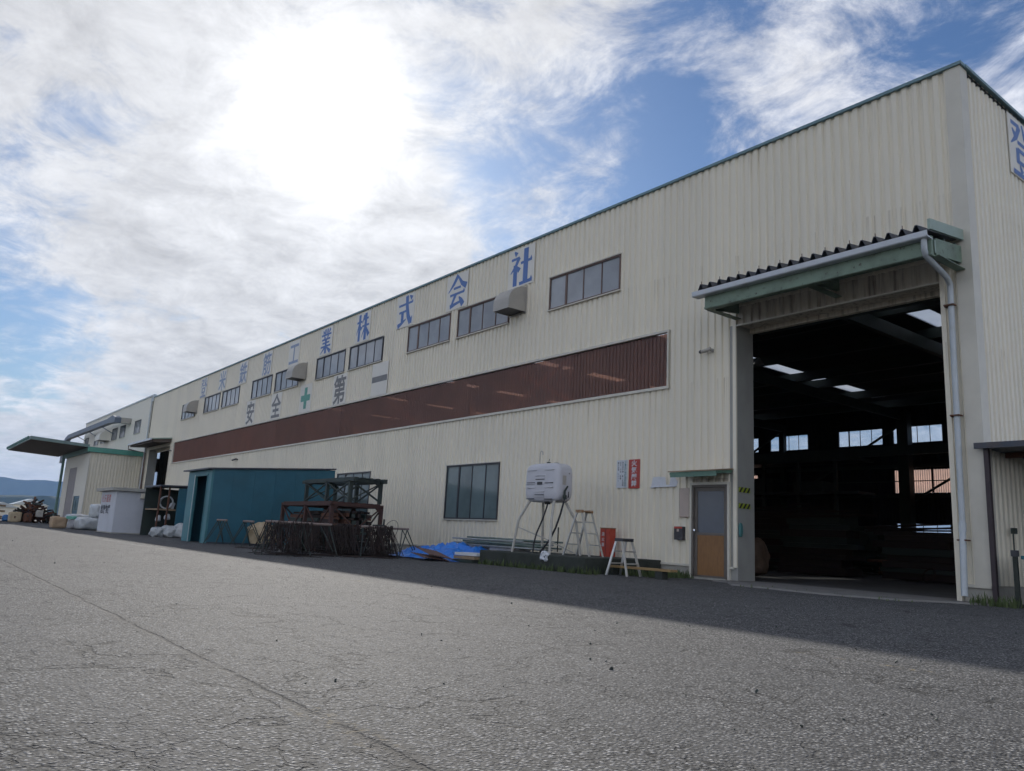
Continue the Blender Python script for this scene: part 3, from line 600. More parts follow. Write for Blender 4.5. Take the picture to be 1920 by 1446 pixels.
MB().box(a+.13, b-.13, D-.004, D+.012, .92, .989).build('kick_rail', 'ply', pd)
MB().box(a+.13, b-.13, D+.006, D+.012, 1.05, 2.0).build('pane', 'door_glass', pd)
MB().tube([(a+.09, D-.012, 1.10), (a+.09, D-.05, 1.10)], .018, 10).tube([(a+.09, D-.05, 1.10), (a+.09, D-.075, 1.10)], [.032, .028], 12).build('door_knob', 'chrome', pd, smooth=True)
MB().box(a-.1, b+.1, D-.06, D+.1, 0, .045).build('doorstep', 'concrete', pd)
aw = MB().prism([(14.24, 2.34), (YW-.005, 2.40), (YW-.005, 2.47), (14.24, 2.40)], 'x', -12.28, -10.94).build('awning', 'awning_green', hall)
MB().prism([(14.21, 2.402), (YW-.004, 2.472), (YW-.004, 2.50), (14.21, 2.425)], 'x', -12.31, -10.91).build('awning_roof', 'wood', aw)
MB().box(-12.27, -10.95, 14.245, 14.27, 2.285, 2.34).build('fascia', 'awning_green', aw)
siding(hall, PD[0], PD[1], 2.21, 2.29, YW-.006, mat='cream_dirty', name='soffit_siding')
# ventilation hoods
def hood(parent, x1, z0=7.75, w=.81, dep=.70, h=.82, mat='hood_grey', y=YW):
    prof = [(y-.002, z0), (y-dep, z0), (y-dep, z0+h*.30)]
    for k in range(1, 9):
        t = k/8*math.pi/2; prof.append((y-dep*math.cos(t)*1.0, z0+h*.30+h*.70*math.sin(t)))
    vs = [(x, p[0], p[1]) for x in (x1-w, x1) for p in prof]; n = len(prof)
    mb = MB().add(vs, [tuple(range(n)), tuple(range(2*n-1, n-1, -1))]+[(i, i+1, n+i+1, n+i) for i in range(1, n-1)])
    o = mb.build('vent_hood', mat, parent)
    q = MB().quad((x1-w, y-dep, z0+.02), (x1, y-dep, z0+.02), (x1, y, z0+.02), (x1-w, y, z0+.02)); q.build('vent_grille', 'dark_frame', o)
    MB().box(x1-w-.03, x1+.03, y-.02, y+.01, z0-.04, z0-.002).box(x1+.002, x1+.035, y-.03, y+.01, z0, z0+h+.03).build('flange', mat, o)
    return o
for x1 in (-18.74, -35.72, -53.1): hood(hall, x1)

# ================================================================== SIGN BOARDS ON THE HALL
def board(ch, cx, z0, z1, w, letter, label, mat='board_white', bold=.028, fw=.92, fh=.98):
    t = thing('sign_board', label, 'sign', (cx, YW-.01, z0))
    MB().box(cx-w/2, cx+w/2, YW-.022, YW-.004, z0, z1).build('panel', mat, t)
    m_ = MB(); pl = lambda u, v: (u, YW-.026, v)
    if ch in STROKES: brush(m_, ch, cx, (z0+z1)/2, w*.86, (z1-z0)*.92, lambda u, v, k: (u, YW-.0235-.0005*k, v))
    else: text_on(m_, ch, cx, (z0+z1)/2, w*fw, (z1-z0)*fh, pl, bold)
    m_.build('character', letter, t); return t
ORD = ['first', 'second', 'third', 'fourth', 'fifth', 'sixth', 'seventh', 'eighth', 'ninth', 'last']
NAME = [('社', -19.07, 'letter_blue'), ('会', -22.76, 'letter_blue'), ('式', -26.40, 'letter_blue'), ('株', -30.02, 'letter_blue'), ('業', -33.71, 'letter_blue'), ('工', -37.46, 'letter_blue_faded'), ('筋', -41.13, 'letter_blue_faded'), ('鉄', -44.83, 'letter_blue_faded'), ('米', -48.50, 'letter_blue_faded'), ('登', -52.25, 'letter_blue_faded')]
for ch, x, lm in NAME:
    board(ch, x, 8.66, 9.98, 1.34, lm, 'white board with a blue character under the roof edge, %s from the doorway end' % ORD[[n_[0] for n_ in NAME].index(ch)], bold=.022 if lm == 'letter_blue' else .016, fh=.98)
for ch, x, lm in (('安', -42.90, 'letter_grey'), ('全', -39.15, 'letter_grey'), ('第', -31.76, 'letter_grey'), ('一', -28.11, 'letter_grey')):
    board(ch, x, 6.11, 7.47, 1.34, lm, 'white board with a grey character above the brown strip, %s' % {'安': 'leftmost one', '全': 'just left of the green cross', '第': 'just right of the green cross', '一': 'rightmost with one stroke'}[ch], bold=.022 if ch != '一' else .05)
t = thing('sign_board', 'white board with green safety cross above the brown strip', 'sign', (-35.45, YW-.01, 6.11))
MB().box(-36.12, -34.78, YW-.022, YW-.004, 6.11, 7.47).build('panel', 'board_white', t)
MB().box(-35.60, -35.30, YW-.028, YW-.0225, 6.27, 7.31).box(-35.97, -35.601, YW-.028, YW-.0225, 6.64, 6.94).box(-35.299, -34.93, YW-.028, YW-.0225, 6.64, 6.94).build('cross', 'letter_green', t)
t = thing('sign_board', 'white board with a blue character on the end wall at the right edge', 'sign', (XC+.02, 17.7, 8.62))
MB().box(XC+.004, XC+.024, 17.02, 18.4, 8.62, 9.98).build('panel', 'board_white', t)
m_ = MB(); brush(m_, '登', 17.71, 9.30, 1.24, 1.26, lambda u, v, k: (XC+.0255+.0005*k, u, v)); m_.build('character', 'letter_blue', t)

# ================================================================== FAR HALL
far = thing('far_hall', 'pale far hall joined to the left end of the factory', 'factory', (XF+10, D+8, 0))
FW = [(-70.2, -68.15), (-75.5, -73.5), (-78.7, -76.6), (-83.5, -81.4), (-86.7, -84.6), (-91.6, -89.8)]
wall_bands(far, XF, XE-.02, [0, 7.53, 8.60, 10.20], [(a, b, 7.53, 8.6) for a, b in FW], YW-.04, mat='white_sheet')
EW = [(18.9, 20.1, 7.3, 8.5), (21.3, 22.5, 7.3, 8.5), (23.7, 24.9, 7.3, 8.5), (18.9, 20.1, 4.2, 5.9), (21.3, 22.5, 4.2, 5.9), (23.7, 24.9, 4.2, 5.9)]
wall_bands(far, YW, YB, [0, 4.2, 5.9, 7.3, 8.5, 10.2], EW, XF, 'y', 1, mat='white_sheet')
for a, b, z0, z1 in EW: window(far, a, b, z0, z1, XF, n=2, fmat='dark_frame', pane='clear_glass', axis='y', sill=False)
for a, b in FW: window(far, a, b, 7.53, 8.60, YW-.04, n=4, fmat='dark_frame', thick=9)
MB().box(XF-.05, XE+.25, YW-.10, YW+.12, 10.20, 10.32).box(XE-.02, XE+.25, YW-.10, YW-.035, 9.75, 10.2).build('roof_coping', 'pipe_white', far)
MB().box(XF, XE, D+.1, YB, 10.05, 10.12).build('roof', 'int_dark', far)
MB().box(XE-.12, XE+.12, D+3.2, YB, 0, 10.0).build('dividing_wall', 'int_dark', far)
siding(far, XF, XE, 0, 10.05, YB, mat='int_dark')
MB().tube([(XE-.1, YW-.10, 10.1), (XE-.1, YW-.10, .2)], .06, 8).build('downpipe', 'pipe_white', far)
hood(far, -79.3, 7.6, 2.2, .9, .95, 'white_sheet', YW-.04)
du = MB().bar((-94.5, 13.7, 8.86), (-74.6, 13.7, 8.86), .42, .42).build('exhaust_duct', 'duct_blue', far)
MB().prism([(-74.6, 8.65), (-74.6, 9.07), (-72.6, 9.18), (-71.6, 8.95), (-71.6, 8.5)], 'y', 13.45, 13.95).build('duct_elbow', 'duct_blue', du)
MB().bar((-71.9, 13.95, 8.75), (-71.9, YW-.02, 8.75), .5, .45).build('duct_stub', 'hood_grey', du)
MB().prism([(-94.5, 8.65), (-94.5, 9.07), (-96.2, 8.8), (-97.4, 8.0), (-97.4, 6.2), (-96.9, 6.2), (-96.9, 7.7), (-95.8, 8.4)], 'y', 13.5, 13.9).build('duct_drop', 'duct_blue', du)
for x in (-78, -84, -90): MB().bar((x, 13.7, 8.64), (x, YW-.03, 8.1), .06).build('duct_stay', 'duct_blue', du)

# ================================================================== SHEDS
cs = thing('cream_shed', 'cream ribbed shed with green fascia and big canopy beside far doorway', 'shed', (-71, 13, 0))
X0, X1, Y0, Y1 = -76.4, -66.0, 11.1, YW-.1
siding(cs, Y0+.05, Y1, .1, 5.5, X1, 'y', -1, mat='cream_sheet')
wall_bands(cs, X0, X1-.02, [.1, 2.2, 4.5, 5.5], [(-74.2, -70.6, .1, 4.5), (-70.2, -67.8, .1, 2.2)], Y0, mat='white_sheet')
MB().box(-74.2, -70.6, Y0+.05, Y0+.09, .1, 4.5).build('shutter', 'shutter_grey', cs)
sd = MB().box(-70.2, -67.8, Y0+.04, Y0+.08, .1, 2.2).build('door', 'teal', cs)
MB().box(-69.9, -69.1, Y0+.02, Y0+.038, 1.1, 2.05).box(-68.9, -68.1, Y0+.02, Y0+.038, 1.1, 2.05).build('pane', 'teal_glass', sd)
MB().box(X1-.1, X1+.025, Y0-.02, Y0+.048, .1, 5.5).build('corner_trim', 'flashing', cs)
siding(cs, Y0, Y1, .1, 5.5, X0, 'y', 1, mat='white_sheet')
MB().box(X0-.2, X1+.2, Y0-.2, Y1, 5.78, 5.84).build('roof', 'verdigris', cs)
MB().box(X1+.02, X1+.22, Y0-.22, Y1+.02, 5.46, 5.80).build('fascia', 'letter_green', cs)
MB().box(X0-.2, X1+.018, Y0-.22, Y0-.06, 5.42, 5.76).build('gutter', 'verdigris', cs)
cp = MB().prism([(7.1, 5.98), (11.0, 5.80), (11.0, 6.02), (7.1, 6.22)], 'x', -80.5, -66.1).build('canopy', 'canopy_green', cs)
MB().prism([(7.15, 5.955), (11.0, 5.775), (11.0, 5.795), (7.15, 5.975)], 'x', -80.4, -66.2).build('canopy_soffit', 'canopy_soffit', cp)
for i in range(12): MB().box(-80.3+i*1.2, -80.2+i*1.2, 6.98, 7.09, 6.02, 6.26).build('canopy_clip', 'verdigris', cp)
MB().tube([(-77.2, 11.0, 0), (-77.2, 11.0, 5.8)], .11, 8).build('post', 'verdigris', cs)

ws = thing('block_shed', 'small white block shed with flat concrete slab roof in the yard', 'shed', (-40.8, 8.8, 0))
MB().box(-42.4, -39.2, 7.9, 9.62, 0, 1.90).build('wall', 'block_white', ws, bevel=.015)
MB().box(-42.62, -39.0, 7.68, 9.85, 1.905, 2.05).build('roof_slab', 'slab', ws, bevel=.012)
m_ = MB()
for i, ch in enumerate('火気厳禁'): text_on(m_, ch, -41.95+i*.5, 1.58, .42, .40, lambda u, v: (u, 7.894, v), .01)
m_.build('lettering', 'sign_red', ws)
m_ = MB()
for i, ch in enumerate('危険物庫'): text_on(m_, ch, -41.95+i*.52, 1.08, .48, .42, lambda u, v: (u, 7.894, v), .03)
m_.build('lettering', 'ink', ws)
lb = MB().prism([(8.92, 1.62), (9.18, 1.62), (9.18, 1.85), (8.92, 1.85)], 'x', -39.195, -39.02).build('vent_box', 'cream_sheet', ws)
MB().box(-39.2, -39.0, 8.90, 9.20, 1.59, 1.615).build('vent_lip', 'dark_frame', lb)
MB().box(-39.199, -39.15, 9.42, 9.6, 1.66, 1.86).tube([(-39.17, 9.5, 1.66), (-39.16, 9.52, 1.4)], .012, 6).build('cable_box', 'steel_dark', ws)
MB().box(-42.42, -39.17, 7.87, 9.65, 0, .05).build('plinth', 'concrete', ws)

ts = thing('teal_shed', 'teal blue painted shed with open end door against the factory wall', 'shed', (-29, 11.6, 0))
X0, X1, Y0, Y1 = -30.45, -27.72, 8.5, 13.05
MB().add([(X1, Y0, 0), (X1, Y1, 0), (X1, Y1, 2.88), (X1, Y0, 2.52), (X1-.05, Y0, 0), (X1-.05, Y1, 0), (X1-.05, Y1, 2.88), (X1-.05, Y0, 2.52)], [(0, 1, 2, 3), (7, 6, 5, 4), (0, 3, 7, 4), (3, 2, 6, 7)]).build('side_wall', 'teal', ts)
MB().box(X0, X0+.05, Y0, Y1, 0, 2.5).build('side_wall', 'teal', ts)
MB().box(X0+.05, X0+.85, Y0, Y0+.05, 0, 2.5).build('front_panel', 'teal_light', ts)
MB().box(X1-.42, X1-.051, Y0, Y0+.05, 0, 2.5).box(X0+.85, X1-.42, Y0, Y0+.05, 2.36, 2.5).build('front_panel', 'teal_light', ts)
MB().box(X0+.84, X0+.88, Y0-.03, Y0+.02, 0, 2.36).build('door_edge', 'aluminium', ts)
MB().prism([(Y0-.18, 2.50), (Y1, 2.90), (Y1, 2.95), (Y0-.18, 2.55)], 'x', X0-.15, X1+.08).build('roof', 'sheet_dark', ts)
MB().box(X1-.06, X1+.015, Y0-.015, Y0+.06, 0, 2.515).build('corner_trim', 'teal_light', ts)
MB().box(X0+.05, X1-.05, 12.95, 13.0, 0, 2.8).build('back_wall', 'teal', ts)
for k in range(1, 6): y = Y0+k*(Y1-Y0)/6; MB().box(X1, X1+.012, y-.022, y+.022, .06, 2.50+.36*k/6).build('seam_batten', 'teal', ts)
MB().box(X1, X1+.02, Y0+.06, Y1, 0, .055).build('base_rail', 'sheet_dark', ts)
MB().box(X0+.88, X0+.93, Y0-.02, Y0+.06, 0, 2.36).box(X1-.47, X1-.42, Y0-.02, Y0+.06, 0, 2.36).box(X0+.93, X1-.47, Y0-.02, Y0+.06, 2.31, 2.36).build('door_frame', 'teal_light', ts)
for z in (.9, 1.6, 2.1): MB().box(X0+.1, X1-.1, 11.5, 12.1, z, z+.04).build('shelf', 'wood', ts)
for i, (x, y, z, sx, sy, sz, mt, lab) in enumerate(((-29.0, 9.3, 0, .6, .5, .42, 'rust_red', 'rust red crate on the floor inside the teal shed door'), (-28.7, 11.7, .94, .28, .3, .3, 'paper_white', 'small white tin on the middle shelf in the teal shed'), (-29.4, 11.7, 1.64, .4, .3, .28, 'grey_box', 'grey box on the upper shelf in the teal shed'))):
    o = MB().box(-sx/2, sx/2, -sy/2, sy/2, 0, sz).build('storage_box', mt, None, local=True, bevel=.02); o.location = (x, y, z); tag(o, lab, 'box')

s2 = thing('open_store', 'low dark teal lean-to store with open shelves behind the teal shed', 'shed', (-36.5, 11.5, 0))
MB().prism([(8.9, 2.12), (YW-.1, 2.36), (YW-.1, 2.42), (8.9, 2.18)], 'x', -38.6, -35.9).build('roof', 'sheet_dark', s2)
MB().box(-36.1, -36.05, 9.72, YW-.1, 0, 2.1).build('side_panel', 'teal', s2)
MB().box(-38.55, -38.5, 8.95, YW-.1, 0, 2.1).build('side_panel', 'steel_dark', s2)
for y in (8.98, 9.35): MB().box(-36.15, -36.07, y-.03, y+.03, 0, 2.12).build('post', 'rust', s2)
MB().box(-38.4, -36.1, 9.0, 9.7, 1.12, 1.18).build('shelf', 'wood', s2)
MB().box(-38.5, -36.1, 10.5, 10.55, 0, 2.1).build('back_panel', 'steel_dark', s2)
wheel = lambda r, w_: MB().tube([(0, -w_/2, 0), (0, w_/2, 0)], r, 20).tube([(0, -w_/2-.01, 0), (0, w_/2+.01, 0)], r*.35, 12)
def coil(name, loc, r, tube_r, mat, label, tilt=0., turns=5):
    pts = []
    for k in range(turns*24+1):
        a = k/24*2*math.pi; pts.append((r*math.cos(a)*(1+.03*math.sin(k*.7)), (k/24-turns/2)*tube_r*1.7, r*math.sin(a)))
    o = MB().tube(pts, tube_r, 6).build(name, mat, None, local=True, smooth=True); o.location = loc; o.rotation_euler = (tilt, 0, 1.2); return tag(o, label, 'coil')
coil('cable_coil', (-36.35, 9.35, 1.46), .26, .028, 'wrap_plastic', 'pale coil of hose standing on the shelf of the open store')
for i, (x, y, z, s_, lab) in enumerate(((-36.4, 9.62, 1.18, .22, 'white bag on the store shelf beside the hose coil'), (-36.35, 9.1, .62, .2, 'small white bag hanging low in the open store'), (-36.3, 9.45, .7, .22, 'white cloth bundle under the store shelf'))):
    tag(lump('cloth_bag', 'paper_white', (x, y, z), (s_, s_*.9, s_*1.2), i, 20+i, .05, 3.), lab, 'bag')
for i, (x, y, sx, sy, sz, lab) in enumerate(((-35.5, 8.9, .8, .5, .38, 'white plastic wrapped bundle nearest the block shed, before the open store'), (-35.2, 9.35, .9, .6, .46, 'middle plastic wrapped bundle on the ground before the open store'), (-34.7, 9.75, .8, .55, .62, 'tallest plastic wrapped bundle before the open store, beside the teal shed'))):
    tag(lump('wrapped_bundle', 'wrap_plastic', (x, y, 0), (sx, sy, sz), .3*i, 31+i, .07, 4., freq=5), lab, 'bundle')

# ================================================================== FAR YARD CLUTTER
tag(lump('tan_sack', 'sack_tan', (-47.3, 6.95, 0), (.7, .72, .62), .1, 3, .05, 6.), 'tan bulk sack standing at the edge of the sunlit yard', 'sack')
for i, (x, y, z, sx, sy, sz, mt, lab) in enumerate(((-45.6, 8.1, 0, 1.4, 1.25, .62, 'wrap_plastic', 'low plastic wrapped stack beside the block shed'), (-45.9, 8.55, .62, 1.1, .75, .72, 'wrap_plastic', 'upper plastic wrapped stack leaning at the block shed'), (-48.5, 8.0, 0, 1.2, 1.0, .78, 'wrap_plastic', 'grey wrapped pile behind the low plastic stack'), (-46.8, 7.55, 0, .5, .35, .5, 'grey_box', 'grey sack between the tan sack and the plastic stack'), (-46.9, 7.5, .5, .5, .4, .16, 'letter_green', 'green cloth lying on the grey sack'))):
    tag(lump('wrapped_stack', mt, (x, y, z), (sx, sy, sz), .2*i, 40+i, .06, 5., freq=3.5), lab, 'bundle')
sp = thing('scrap_pile', 'dark rusty pile of scrap steel beams at far left', 'scrap', (-70, 8.6, 0))
for k in range(120):
    y = random.gauss(8.6, .75); h = 1.75*max(.12, 1-abs(y-8.55)/1.75); z = random.uniform(.05, h)
    L_ = random.uniform(.35, 1.5); a = random.uniform(-1.5, 1.5); tl = random.gauss(0, .22)*L_
    x = -70+random.uniform(-1.0, 1.2); dx, dy = math.cos(a)*L_/2, math.sin(a)*L_/2
    MB().bar((x-dx, y-dy, max(.05, z-tl)), (x+dx, y+dy, max(.05, z+tl)), random.uniform(.05, .20), random.uniform(.05, .16)).build('beam', random.choice(['rust', 'rust', 'steel_dark', 'rebar_rust', 'rust_red']), sp)
tag(lump('cream_box_sack', 'sack_cream', (-69.0, 7.25, 0), (.9, .8, .75), 0, 51, .04, 8.), 'yellowish box sack before the left side of the scrap pile', 'sack')
tag(lump('blue_bag', 'blue_box', (-69.5, 6.75, 0), (.6, .5, .5), 0, 52, .07, 3.), 'blue plastic bag left of the scrap pile', 'bag')
tag(lump('drum_bundle', 'rust', (-68.6, 8.05, 0), (.6, .6, .7), 0, 53, .05, 4.), 'rusty bundle in front of the middle of the scrap pile', 'bundle')
tag(lump('grey_crate', 'hood_grey', (-68.6, 8.75, .45), (.5, .45, .5), 0, 54, .02, 9.), 'pale grey crate set into the right side of the scrap pile', 'crate')
for i in range(3):
    pl = thing('pallet', 'weathered pallet, %s of the stack at the left edge' % ['bottom', 'middle', 'top'][i], 'pallet', (-72, 6.3, .25+i*.42))
    for k in range(5): MB().box(-.7, .7, -.5+k*.22, -.37+k*.22, .12, .15).build('board', 'wood', pl, local=True)
    for x in (-.6, 0, .6): MB().box(x-.05, x+.05, -.5, .51, 0, .12).build('runner', 'wood', pl, local=True)
tag(lump('blue_crate_bundle', 'blue_box', (-71.6, 6.2, 0), (.9, .7, .25), 0, 55, .03, 6.), 'flat blue bundle under the pallets at the left edge', 'bundle')
for i, (x, y, h, w_) in enumerate(((-105, 9.5, 2.2, 6), (-118, 6.5, 2.4, 9), (-112, 13, 3.0, 7))):
    o = thing('far_hut', ['low pale hut behind the scrap pile', 'long white hut at the far edge of the yard', 'pale hut beyond the canopy post'][i], 'hut', (x, y, 0))
    MB().box(x-2, x+2, y-w_/4, y+w_/4, 0, h*.55).build('wall', 'white_sheet', o); MB().prism([(y-w_/4-.2, h*.55), (y+w_/4+.2, h*.55), (y, h*.8)], 'x', x-2.2, x+2.2).build('roof', 'pipe_white', o)

# ================================================================== RACKS, TRESTLES, REBAR
def rack(label, x0, x1, y0, y1, z0, z1, mat, nx, braces=True, over=0.):
    t = thing('steel_rack', label, 'rack', ((x0+x1)/2, (y0+y1)/2, z0))
    xs_ = [x0+(x1-x0)*i/nx for i in range(nx+1)]
    for y in (y0, y1):
        for x in xs_: MB().bar((x, y, z0), (x, y, z1-.06), .10).build('post', mat, t)
    MB().box(x0-.05-over, x1+.05+over, y0-.05, y0+.05, z1-.10, z1).box(x0-.05-over, x1+.05+over, y1-.05, y1+.05, z1-.10, z1).box(x0-.05, x0+.05, y0+.05, y1-.05, z1-.10, z1).box(x1-.05, x1+.05, y0+.05, y1-.05, z1-.10, z1).build('top_frame', mat, t)
    k = 0; y = y0
    while y < y1: MB().box(x0-over, x1+over, y, y+.12, z1+.002, z1+.03).build('deck_slat', mat, t); y += .24
    if braces:
        for i in range(nx):
            for y, e in ((y0, -.01), (y1, .01)):
                MB().bar((xs_[i]+.05, y+e, z1-.12), (xs_[i+1]-.05, y+e, z0+.08), .035).build('brace', mat, t); MB().bar((xs_[i]+.05, y+2*e, z0+.08), (xs_[i+1]-.05, y+2*e, z1-.12), .035).build('brace', mat, t)
        for x, e in ((x0, -.01), (x1, .01)):
            MB().bar((x+e, y0+.05, z1-.12), (x+e, y1-.05, z0+.08), .035).build('brace', mat, t); MB().bar((x+2*e, y0+.05, z0+.08), (x+2*e, y1-.05, z1-.12), .035).build('brace', mat, t)
    for x in (x0, x1):
        for y, s_ in ((y0, 1), (y1, -1)): MB().prism([(y, z1-.28), (y, z1-.10), (y+s_*.2, z1-.10)], 'x', x-.03, x+.03).build('gusset', mat, t)
    return t
rack('rusty red steel rack, the lower one, beside the teal shed', -24.75, -21.15, 9.95, 11.55, 0, 1.46, 'rust_red', 2)
rack('dark steel rack stacked on top of the rusty red rack', -24.3, -21.2, 10.5, 11.5, 1.495, 2.20, 'steel_dark', 2, over=.25)
for i, (x, y) in enumerate(((-21.75, 10.75), (-22.95, 10.75), (-24.15, 10.75))):
    t = thing('steel_bundle', 'dark rusty bundle of steel %s inside the lower rack' % ['at the near corner', 'in the middle', 'at the teal shed end'][i], 'scrap', (x, y, 0)); z = .03; rb = random.Random(60+i)
    while z < 1.18:
        hh = rb.uniform(.05, .13); n_ = rb.randint(4, 7)
        for k in range(n_):
            yy = y-.62+1.24*(k+rb.uniform(.2, .8))/n_; zz = z+hh/2+rb.uniform(-.012, .012)
            MB().bar((x-.55+rb.uniform(0, .12), yy+rb.gauss(0, .05), zz), (x+.55-rb.uniform(0, .12), yy+rb.gauss(0, .05), zz), rb.uniform(.06, 1.1/n_), hh).build('bar', rb.choice(['rebar_rust', 'rebar_rust', 'rust', 'steel_dark']), t)
        z += hh+.012
def trestle(label, loc, rz, L_, h=.8, spread=.34, mat='steel_dark', top='pipe_rust_light'):
    t = thing('trestle', label, 'trestle', loc, rz)
    MB().tube([(-L_/2, 0, h), (L_/2, 0, h)], .032, 8).build('top_bar', top, t, local=True, smooth=True)
    for s_ in (-1, 1):
        for q in (-1, 1): MB().tube([(s_*(L_/2-.06), 0, h-.02), (s_*(L_/2+.10), q*spread, 0)], .017, 6).build('leg', mat, t, local=True)
    for q in (-1, 1): MB().tube([(-(L_/2-.3), 0, h-.03), (-(L_/2+.0), q*spread*.8, .12)], .013, 6).tube([((L_/2-.3), 0, h-.03), ((L_/2+.0), q*spread*.8, .12)], .013, 6).build('brace', mat, t, local=True)
    return t
trestle('dark trestle standing nearest the teal shed door', (-26.9, 8.75, 0), .05, .85)
trestle('dark trestle before the cream sack by the teal shed', (-25.8, 9.25, 0), -.05, 1.1)
trestle('trestle half covered by the left end of the rebar', (-21.6, 8.75, 0), .35, .8)
trestle('trestle carrying the left rebar bundle', (-19.0, 7.75, 0), 1.45, 1.0)
trestle('trestle between the left and middle rebar bundles', (-19.4, 8.75, 0), 1.5, .8)
trestle('trestle carrying the right rebar bundle', (-19.3, 10.45, 0), 1.5, .9)
trestle('rusty trestle standing alone right of the rebar, before the tarp', (-20.9, 12.0, 0), .1, 1.15, top='pipe_rust_light')
tag(lump('cream_sack', 'sack_cream', (-26.3, 9.95, .08), (.95, .7, .66), .3, 11, .11, 3.4, n=12, freq=3.5), 'cream sack behind the trestles beside the teal shed', 'sack')
def hoops(label, loc, rz, L_, n, seed, flare=.34, h=.80, drop=.70, z0=.04):
    rnd = random.Random(seed); mb = MB()
    for k in range(n):
        x = -L_/2+L_*k/(n-1)+rnd.uniform(-.03, .03); w0 = rnd.uniform(.03, .08); fl = flare*rnd.uniform(.35, 1.15); zt = h+rnd.uniform(-.02, .07); zb = z0+rnd.uniform(0, .28)*rnd.random()
        lean = rnd.gauss(0, .10); sk = rnd.gauss(0, .05)
        pts = [(x, 0, zt), (x+.02, w0, zt-.03), (x+lean, fl+sk, zb+.02), (x+lean, fl*.6+sk, zb), (x+lean, -fl*.6+sk, zb), (x+lean+.02, -fl+sk, zb+.02), (x-.02, -w0, zt-.03), (x, 0, zt)]
        mb.tube(pts, .0075, 5, cap=False)
    o = mb.build('rebar_hoops', 'rebar_rust', None, local=True); o.location = loc; o.rotation_euler = (0, 0, rz); tag(o, label, 'rebar'); return o
hoops('left bundle of rusty rebar hoops hung over a trestle', (-19.0, 7.85, 0), 1.45, 1.15, 70, 1, .40)
hoops('second bundle of rusty rebar hoops, tangled below the racks', (-20.2, 9.0, 0), 1.25, .7, 50, 2, .30)
hoops('broad middle bundle of rusty rebar hoops before the rack', (-19.6, 9.55, 0), 1.5, 1.0, 72, 3, .44)
hoops('right bundle of rebar hoops flaring out toward the tarp', (-19.2, 10.5, 0), 1.5, .75, 58, 4, .46)
o = MB()
for k in range(26):
    rnd = random.Random(k+200); x = -19.0+rnd.gauss(0, .5); y = rnd.uniform(7.6, 11.0); a = rnd.uniform(1.2, 2.0); l = rnd.uniform(.3, .8)
    o.tube([(x-math.cos(a)*l, y-math.sin(a)*l, .02), (x, y, .02+rnd.uniform(0, .05)), (x+math.cos(a)*l, y+math.sin(a)*l, .02)], .008, 5)
tag(o.build('rebar_offcuts', 'rebar_rust'), 'rusty rebar offcuts lying under the hanging hoops', 'rebar')
o = MB()
for k in range(14):
    rnd = random.Random(k+300); r = rnd.uniform(.25, .6); a0 = rnd.uniform(0, 6); cx_, cy_ = -23.0+rnd.gauss(0, .6), 8.6+rnd.gauss(0, .25)
    o.tube([(cx_+r*math.cos(a0+t*.4), cy_+.5*r*math.sin(a0+t*.4), .015+.02*rnd.random()) for t in range(7)], .008, 5)
tag(o.build('bent_wire', 'rebar_rust'), 'bent rusty wires on the asphalt before the cream sack', 'wire')
o = MB().tube([(-20.6, 11.35, .0), (-20.55, 11.35, 1.05)], .03, 6).tube([(-21.1, 11.3, .86), (-20.5, 11.35, .86)], .03, 6); tag(o.build('steel_stake', 'steel_dark'), 'dark upright steel stake beside the lone trestle', 'post')
o = MB().tube([(-20.95+.42*math.cos(t*.26), 11.8+.1*math.sin(t*.26), .72+.32*math.sin(t*.26)) for t in range(-2, 14)], .008, 5); tag(o.build('wire_loop', 'rebar_rust'), 'thin wire loop arching over the lone trestle', 'wire')

# ================================================================== TARP, SHEETS, PIPES
def tarp():
    nx, ny = 74, 34; x0, x1, y0, y1 = -21.7, -17.5, 11.85, 14.0; mb = MB(); vs = []
    for j in range(ny+1):
        for i in range(nx+1):
            u, v = i/nx, j/ny; x, y = x0+(x1-x0)*u, y0+(y1-y0)*v
            e = min(1, 4.5*min(u, 1-u))*min(1, 3.2*min(v+.02, 1.06-v))
            q = Vector((x*1.5, y*1.9, 3.3)); r1 = 1-abs(mnoise.noise(q))*2.2; r2 = 1-abs(mnoise.noise(q*2.3))*2.; r3 = 1-abs(mnoise.noise(q*4.7))*2
            body = .07+.20*math.exp(-((u-.60)/.22)**2)*math.exp(-((v-.55)/.45)**2)+.05*math.exp(-((u-.2)/.14)**2)+.06*v
            z = max(.012, e*(body+.09*r1+.10*r2+.06*r3)); dx = .10*mnoise.noise(q*1.3+Vector((9, 0, 0)))*2; dy = .10*mnoise.noise(q*1.1+Vector((0, 9, 0)))*2
            vs.append((x+dx, y+dy, z))
    mb.add(vs, [(j*(nx+1)+i, j*(nx+1)+i+1, (j+1)*(nx+1)+i+1, (j+1)*(nx+1)+i) for j in range(ny) for i in range(nx)])
    return tag(mb.build('blue_tarp', 'tarp_blue', smooth=True), 'crumpled bright blue tarp heaped at the foot of the wall', 'tarp')
tarp()
def csheet(label, loc, rot, L_=1.35, w_=.7, mat='corrugated_brown'):
    n = 36; vs = []
    for s_ in (0, 1):
        for i in range(n+1): vs.append((-w_/2+w_*i/n, s_*L_-L_/2, .018*math.sin(i*math.pi/2)))
    o = MB().add(vs, [(i, i+1, n+2+i, n+1+i) for i in range(n)]).build('corrugated_sheet', mat, None, local=True); o.location = loc; o.rotation_euler = rot; return tag(o, label, 'metal sheet')
csheet('rusty brown corrugated sheet, the upper one, on the ground before the blue tarp', (-18.4, 11.75, .20), (.12, .16, 1.35))
csheet('brown corrugated sheet, the lower one, on the asphalt before the blue tarp', (-18.35, 11.6, .10), (.05, .10, 1.25), 1.4, .75)
